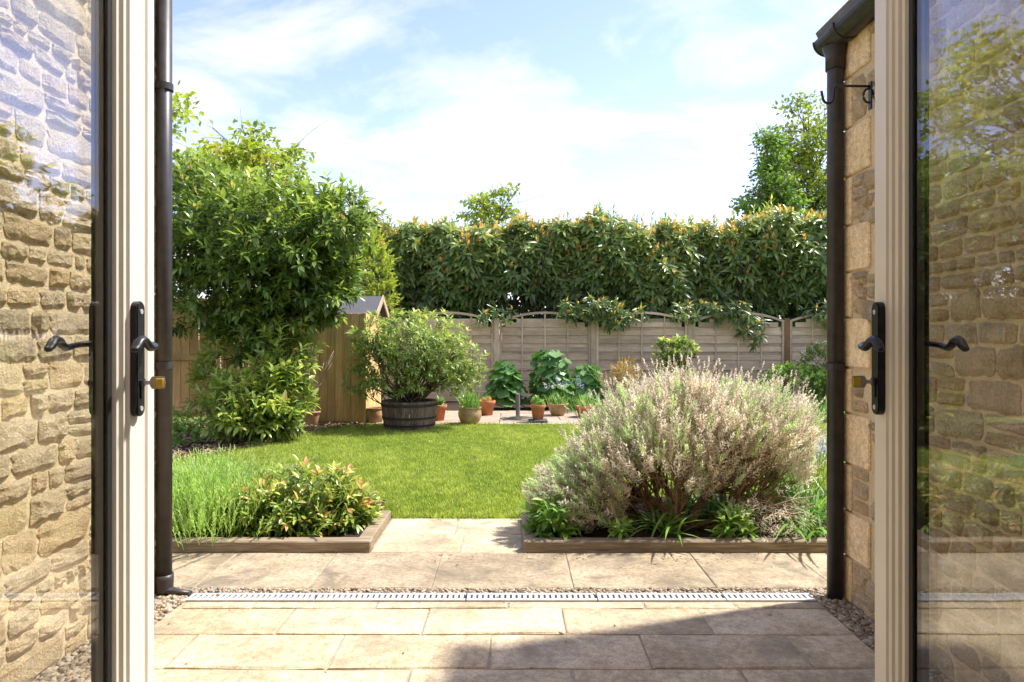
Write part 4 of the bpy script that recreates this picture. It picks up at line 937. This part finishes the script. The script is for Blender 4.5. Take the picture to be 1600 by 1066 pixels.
def big_lavender():
    rng = rng_(83); base = np.array((1.10,4.30,.03)); t = thing('lavender_bush', base, 'big woody lavender with dry pinkish heads and green tips in the timber-edged bed', 'shrub')
    w = Geo(); g = Geo(); d = Geo()
    blobs = [((1.13,4.52,.53),(.64,.50,.40),2000), ((.68,4.38,.34),(.38,.36,.27),820), ((.40,4.28,.22),(.29,.26,.19),420), ((1.58,4.5,.60),(.38,.42,.28),900), ((.45,4.2,.14),(.26,.2,.15),260), ((.84,4.2,.38),(.40,.25,.28),500), ((1.08,4.5,.82),(.24,.2,.12),160), ((1.72,4.45,.40),(.22,.25,.18),180)]
    P_, A_ = [], []
    for c, r, n in blobs:
        p, nr = blob(rng, n, c, r, .62, 1.03); A_.append(nr); P_.append(p)
    p = np.concatenate(P_); nr = np.concatenate(A_)
    hollow = (p[:,2] < .33+.10*np.sin(p[:,0]*9)) & (p[:,0] > .68); k = (p[:,2] > .07) & ~hollow; p, nr = p[k], nr[k]; n = len(p)
    out = unit(p-np.array([1.05,4.4,.02])); ax = unit(out*.9+nr*.25+np.array([0,0,.55])+rng.normal(size=p.shape)*.22)
    up = np.clip((p[:,2]-.30)/.6, 0, 1); grn = rng.random(n) < .10+.36*up*np.clip(.5+.5*np.sin(p[:,0]*7+p[:,1]*5), 0, 1)+.2*((p[:,0] < .55))
    # grey-beige old growth
    q = ~grn; shoots(g, T4, rng, p[q]-ax[q]*.05, ax[q], .09+.05*rng.random(q.sum()), 16, .85, .038, .0095, .29+.12*rng.normal(size=q.sum()), start=.05)
    # fresh green tips
    q = grn; shoots(g, T4, rng, p[q]-ax[q]*.03, ax[q], .08+.05*rng.random(q.sum()), 17, .6, .044, .009, .80+.12*rng.normal(size=q.sum()), start=.05, tip_tone=.9)
    # dry flower stalks standing out of the dome
    q = np.flatnonzero((up > .25) & (rng.random(n) < .42)); ln = .09+.13*rng.random(len(q)); a2 = unit(ax[q]+np.array([0,0,.35])+rng.normal(size=(len(q),3))*.22)
    for i, j in enumerate(q): tube(d, [p[j]-a2[i]*.05, p[j]+a2[i]*ln[i]*.5+rng.normal(size=3)*.004, p[j]+a2[i]*ln[i]], [.0016,.0014,.001], 3, cap=False)
    shoots(g, T4, rng, p[q]+a2*(ln-.045)[:,None], a2, .045, 9, .7, .016, .009, .30+.1*rng.normal(size=len(q)), start=0)
    # woody framework
    mains = []
    for i in range(15):
        a = i/15*2*PI+rng.normal()*.15; r = .40+.24*rng.random(); e = base+[math.cos(a)*r*1.15-.05, math.sin(a)*r*.62+.12, .24+.20*rng.random()]
        mains.append(limb(w, rng, base+[math.cos(a)*.03, math.sin(a)*.03, 0], e, .021, .009, .16, 7, 7, .10))
    for i in range(620):
        j = rng.integers(n); e = p[j]; m = mains[int(np.argmin([np.linalg.norm(q[-1]-e)+rng.random()*.16 for q in mains]))]; limb(w, rng, m[rng.integers(3,7)], e, .0055, .0018, .12, 5, 4, .06)
    # bare straggling twigs low on the path side
    for i in range(26):
        s = base+[.18+.2*rng.random(), -.02, .1*rng.random()]; e = np.array([1.35+.45*rng.random(), 4.02+.12*rng.random(), .10+.16*rng.random()]); pts = limb(w, rng, s, e, .006, .002, .15, 6, 4, -.1)
        for _ in range(4): limb(d, rng, pts[rng.integers(3,6)], e+rng.normal(size=3)*[.07,.05,.07]+[0,-.03,-.03], .002, .0009, .1, 4, 3)
    m = 60; e = np.stack([1.5+.13*rng.normal(size=m), 4.02+.05*rng.normal(size=m), .12+.07*rng.normal(size=m)],1); e[:,2] = np.maximum(e[:,2], .03); shoots(g, T4, rng, e, unit(rng.normal(size=e.shape)+[0,-.3,.3]), .06, 10, .8, .03, .005, np.full(m, .30), start=0)
    part('branches', w.mesh('branches', True), M['lavwood'], t); part('flower_stalks', d.mesh('flower_stalks'), M['drystem'], t, 'stuff'); finish(t, g, M['lav'], smooth=False)
big_lavender()
def young_lavender():
    rng = rng_(84); t = thing('lavender_bush', (-1.9,4.3,.03), 'soft fresh green lavender clump beside the tall brown downpipe', 'shrub'); g = Geo(); st = Geo(); n = 1150
    b = np.stack([-2.0+.30*rng.normal(size=n), 4.36+.20*rng.normal(size=n), np.full(n,.05)],1); lean = np.stack([(b[:,0]+2.0)*.9, (b[:,1]-4.42)*1.0-.06, np.ones(n)],1)+rng.normal(size=(n,3))*[.2,.2,0]; ax = unit(lean); L = .24+.21*rng.random(n); L *= 1-.32*np.clip(np.abs(b[:,0]+2.0)/.6,0,1)
    shoots(g, TS, rng, b, ax, L, 24, .42, .046, .0052, .55+.16*rng.normal(size=n), start=.12, tip_tone=.62)
    k = rng.random(n) < .16; shoots(g, T4, rng, b[k]+ax[k]*(L[k]*.95)[:,None], ax[k], .05, 8, .5, .014, .007, np.full(k.sum(), .98), start=0)
    for i in range(n): tube(st, [b[i], b[i]+ax[i]*L[i]*.6, b[i]+ax[i]*L[i]], [.0022,.0016,.001], 3, cap=False)
    part('stems', st.mesh('stems'), M['lavgreen'], t, 'stuff'); finish(t, g, M['lavgreen'], smooth=False)
young_lavender()
bush('variegated_bush', 'low bush of long mottled green, cream and orange leaves behind the timber edging', 'shrub', (-1.28,4.3,.03),
     [((-1.33,4.32,.14),(.42,.30,.25),330), ((-1.55,4.2,.11),(.24,.16,.18),90), ((-1.08,4.36,.09),(.20,.26,.13),90)], M['leuco'], 85, T8, .13, 9, 1.0, .078, .024, .36, .30, .45, 26, 'trunk', .005, .55, .05)

def straps(name, label, base, n, L, W, lean, mat, seed, tone=.5, spread=.05, flowers=None, cat='plant', arch=1.0):
    """tuft of long arching leaves, each a curved ribbon"""
    rng = rng_(seed); t = thing(name, base, label, cat); g = Geo(); b0 = np.array(base)
    for i in range(n):
        a = rng.random()*2*PI; l = L*(.55+.6*rng.random()); b = b0+[rng.normal()*spread, rng.normal()*spread, 0]; dr = np.array([math.cos(a), math.sin(a), 0]); ln = lean*(.3+rng.random())
        tt = np.linspace(0, 1, 7)[:,None]; c = b+dr*l*(ln*tt+ln*.6*arch*tt**2.2)+np.array([0,0,1])*l*(tt*(1-.15*ln)-.55*ln*arch*tt**2.4); c[:,2] = np.maximum(c[:,2], b0[2]+.004)
        s = np.cross(dr, [0,0,1]); w = W*(.7+.5*rng.random())*np.array([.7,1,1,.95,.8,.5,.04])[:,None]; v = np.concatenate([c-s*w/2, c+s*w/2]); f = []
        for k in range(6): f += [(k,k+1,8+k),(k,8+k,7+k)]
        g.add(v, f, float(np.clip(tone+rng.normal()*.16, 0, 1)))
    finish(t, g, mat, 'leaves')
    if flowers:
        st = Geo(); fg = Geo()
        for i in range(flowers[0]):
            e = b0+[rng.normal()*spread*1.6, rng.normal()*spread*1.2, flowers[1]*(.8+.3*rng.random())]; tube(st, [b0+[rng.normal()*spread*.7,0,0], (b0+e)/2, e], .0025, 3, cap=False)
            m = 22; q = e+rng.normal(size=(m,3))*flowers[3]; leaves(fg, T4, q, rng.normal(size=(m,3)), (0,0,1), .022, .013, np.clip(flowers[4]+.25*rng.normal(size=m),0,1))
        part('flower_stems', st.mesh('flower_stems'), M['strap'], t); part('flowers', fg.mesh('flowers'), flowers[2], t, 'stuff')
straps('bluebell', 'pale blue flower spikes between the big lavender and the black downpipe', (1.93,4.45,.03), 46, .34, .016, .7, M['strap'], 91, .5, .09, (13,.52,M['petal'],[.012,.012,.035],.5))
straps('bluebell', 'lower pale blue flowers set back by the lawn near the black downpipe', (2.12,4.75,.03), 40, .32, .016, .7, M['strap'], 92, .5, .09, (9,.44,M['petal'],[.012,.012,.03],.4))
straps('daylily', 'arching strap-leaved plant under the woody stems of the big lavender', (1.42,4.42,.03), 60, .36, .020, .8, M['strap'], 93, .55, .10)
straps('daylily', 'low strap-leaved tuft beneath the middle of the big lavender', (.92,4.16,.03), 34, .27, .020, .9, M['strap'], 94, .5, .07)
straps('daylily', 'strap-leaved tuft growing behind the lavender trunk', (1.25,4.85,.03), 60, .36, .018, .7, M['strap'], 95, .65, .14)
straps('daylily', 'strap-leaved tuft spilling over timber near the black downpipe', (1.78,4.12,.03), 44, .30, .020, .9, M['strap'], 96, .45, .09)
def broad(name, label, base, r, n, L, W, seed, tone=.5, mat='strap'):
    return bush(name, label, 'plant', base, [((base[0],base[1],base[2]+r*.55),(r,r*.8,r*.7),n)], M[mat], seed, T8, .08, 7, 1.1, L, W, tone, .15, .4, 10, 'lavgreen', .003, .6, base[2]+.02)
broad('hellebore', 'broad-leaved green plant at the path corner of the lavender bed', (.26,4.10,.04), .17, 44, .10, .030, 97, .45)
broad('hellebore', 'small leafy plant leaning over the timber below the lavender trunk', (1.30,4.03,.04), .12, 22, .10, .026, 98, .6)
broad('hellebore', 'tiny leafy sprig at the timber edge under the lavender', (.62,3.99,.06), .06, 9, .07, .022, 99, .7)
broad('hellebore', 'leafy green clump behind the lavender beside the lawn', (1.75,4.75,.04), .26, 70, .09, .03, 100, .6)
broad('ground_ivy', 'small green seedlings on the bark by the brown fence', (-3.75,7.75,.0), .20, 40, .06, .03, 101, .6)
broad('ground_ivy', 'pale leafy weed patch at the foot of the brown fence', (-4.25,8.9,.0), .26, 50, .07, .035, 102, .8)

# hollyhocks: every big leaf is a part of its own
def lobed():
    g = Geo(); n = 20; v = [(0,0,0)]; f = []
    for k in range(n):
        a = k*2*PI/n; r = (.5+.07*math.cos(a*5))*(1-.55*max(0, -math.cos(a))**6); v.append((r*math.cos(a), r*math.sin(a), .06*math.cos(a*5)+.05-.10*(r > .52)))
    for k in range(n): f.append((0, 1+k, 1+(k+1) % n))
    t = np.full(len(v), .5); g.add(v, f, t); me = g.mesh('leaf', True); me.materials.append(M['bigleaf']); return me
LOBE = []
for tn in (.25, .45, .6, .8):
    me = lobed(); me.attributes['tone'].data.foreach_set('value', np.full(len(me.vertices), tn, np.float32)); LOBE.append(me)
def hollyhock(base, r, h, n, seed, label):
    rng = rng_(seed); t = thing('hollyhock', base, label, 'plant', 'hollyhocks before the fence'); st = Geo(); b = np.array(base)
    for i in range(n):
        u = (i+.5)/n; a = i*2.4; q = r*math.sqrt(1-u*.82)*(.6+.45*rng.random()); p = b+[math.cos(a)*q, math.sin(a)*q*.8, .08+h*u**.9*(.92+.1*rng.random())]
        s = .27*(1-.35*u)*(.75+.5*rng.random()); o = bpy.data.objects.new('leaf', LOBE[rng.integers(4)]); COL.objects.link(o); o.parent = t; o.location = p-b
        o.rotation_euler = (rng.normal()*.3, .45+.35*rng.random(), a+rng.normal()*.3); o.scale = (s, s, s); limb(st, rng, b+[0,0,(p[2]-b[2])*.45], p, .006, .003, .12, 5, 4, .08)
    tube(st, [b, b+[0,0,h*.95]], [.014,.006], 6); part('stalks', st.mesh('stalks', True), M['strap'], t)
hollyhock((-.12,11.75,0), .34, .72, 58, 111, 'hollyhock leaves beside the short grey post, nearest the rhododendron')
hollyhock((.68,11.8,0), .46, .92, 84, 112, 'tallest hollyhock leaf mound, standing above the brown glazed bowl')
hollyhock((1.28,11.9,0), .38, .66, 56, 113, 'smaller hollyhock mound beside the orange shrub')
straps('chives', 'long narrow leaves growing in the wide honey glazed pot', P['chive'], 120, .36, .013, .38, M['strap'], 114, .55, .075)
straps('bulb_leaves', 'pale bulb leaves and cream flowers in the brown glazed bowl', P['glz'], 60, .24, .013, .4, M['strap'], 115, .5, .07, (7,.30,M['petal_white'],[.014,.014,.012],.6))
straps('bulb_leaves', 'narrow grey-green bulb leaves in the wide low terracotta pot', P['tr'], 60, .24, .012, .45, M['strap'], 116, .7, .07)
straps('bluebell', 'hazy blue flowers among leaves behind the wide low terracotta pot', (1.02,11.3,0), 90, .50, .013, .45, M['strap'], 117, .35, .16, (16,.50,M['petal'],[.014,.014,.03],.25))
broad('potted_seedling', 'small leafy plant in the small orange pot', P['base'], .085, 16, .065, .03, 118, .55)
broad('potted_seedling', 'sparse reddish-green plant in the red terracotta pot', P['t2'], .06, 12, .05, .018, 119, .8, 'rust')
broad('potted_seedling', 'green tuft in the terracotta pot behind the tub', P['t1'], .09, 22, .07, .02, 120, .6)
def canes():
    rng = rng_(121); b = np.array(P['bowl']); t = thing('dead_canes', b, 'bare dry stems leaning from the bowl against the shed boards', 'plant'); g = Geo()
    for e in ((-.12,.06,.92), (.06,.08,.98), (.30,.1,.86), (-.03,.06,.6), (.17,.07,.7)):
        pts = limb(g, rng, b+rng.normal(size=3)*[.03,.02,0], b+np.array(e), .006, .0025, .03, 7, 5)
        for _ in range(3): limb(g, rng, pts[rng.integers(2,6)], pts[rng.integers(4,7)]+rng.normal(size=3)*[.06,.02,.05], .003, .0015, .1, 3, 3)
    part('stems', g.mesh('stems', True), M['drystem'], t)
canes()
def prunings():
    for x, e, lab in ((-3.72, (-.45,.5,1.2), 'long dry cane leaning on the brown fence beside the downpipe'), (-3.52, (-.25,.55,1.5), 'second dry cane leaning on the brown fence nearer the laurel')):
        rng = rng_(int(abs(x)*100)); g = Geo(); limb(g, rng, (x,8.9,0), (x+e[0],8.9+e[1]+.3,e[2]), .009, .005, .03, 7, 5); tag(link('cane', g.mesh('cane', True), M['drystem']), lab, 'cane')
prunings()
bush('orange_shrub', 'fine-leaved orange-tinted shrub before the fence behind the lavender', 'shrub', (1.98,12.0,0), [((1.98,12,.58),(.30,.28,.30),170), ((1.85,12,.35),(.36,.3,.28),120)], M['rust'], 122, T4, .12, 12, .6, .035, .013, .5, .25, .3, 16, 'trunk', .006, .8)
bush('mahonia', 'pale yellow-green spiky shrub standing above the top of the big lavender', 'shrub', (2.92,12.3,0), [((2.92,12.2,.98),(.34,.28,.20),60), ((2.85,12.2,.7),(.26,.25,.2),26)], M['rhodo'], 123, T8, .16, 10, .95, .12, .05, .45, .25, .5, 8, 'trunk', .012, .6)
bush('green_shrub', 'low dense green shrub between the big lavender and the black downpipe', 'shrub', (5.05,11.8,0), [((4.9,11.8,.36),(.62,.5,.40),420), ((5.5,11.6,.3),(.5,.4,.35),240)], M['midgreen'], 124, T4, .10, 12, .9, .055, .03, .5, .2, .6, 14)
bush('white_shrub', 'dark leafy shrub with small white flowers against the fence by the downpipe', 'shrub', (5.75,12.7,0), [((5.75,12.6,.68),(.46,.4,.42),300)], M['laurel'], 125, T4, .12, 10, .9, .06, .026, .35, .15, .5, 12)
g = Geo(); rng = rng_(126); q, nq = blob(rng, 60, (5.75,12.55,.7), (.48,.42,.44), .95, 1.05)
for c in q: leaves(g, T4, c+rng.normal(size=(7,3))*.015, rng.normal(size=(7,3))+[0,-1,.4], (0,-1,.3), .035, .026, .7)
part('flowers', g.mesh('flowers'), M['petal_white'], [o for o in bpy.data.objects if o.name == 'white_shrub'][0], 'stuff')
straps('iris', 'upright bluish-green blades beside the lawn near the black downpipe', (4.55,9.95,0), 130, .42, .022, .35, M['strap'], 127, .55, .22)
def litter():
    rng = rng_(131); g = Geo(); n = 150; x = -1.5+3.0*rng.random(n); y = np.where(rng.random(n) < .55, 3.80+.07*rng.normal(size=n), 2.3+1.5*rng.random(n)); k = (y < 3.88); x, y = x[k], y[k]; m = len(x)
    leaves(g, T4, np.stack([x, y, np.full(m, .004)], 1), np.c_[rng.normal(size=(m,2)), rng.normal(size=m)*.12], np.c_[rng.normal(size=(m,2))*.25, np.ones(m)], .010+.020*rng.random(m)**2, .006+.008*rng.random(m), rng.random(m))
    tag(link('leaf_litter', g.mesh('leaf_litter'), M['bark']), 'tiny dry leaves and crumbs of soil scattered on the paving', 'litter', kind='stuff')
litter()
print('objects', len(bpy.data.objects), 'tris', sum(len(m.polygons) for m in bpy.data.meshes))
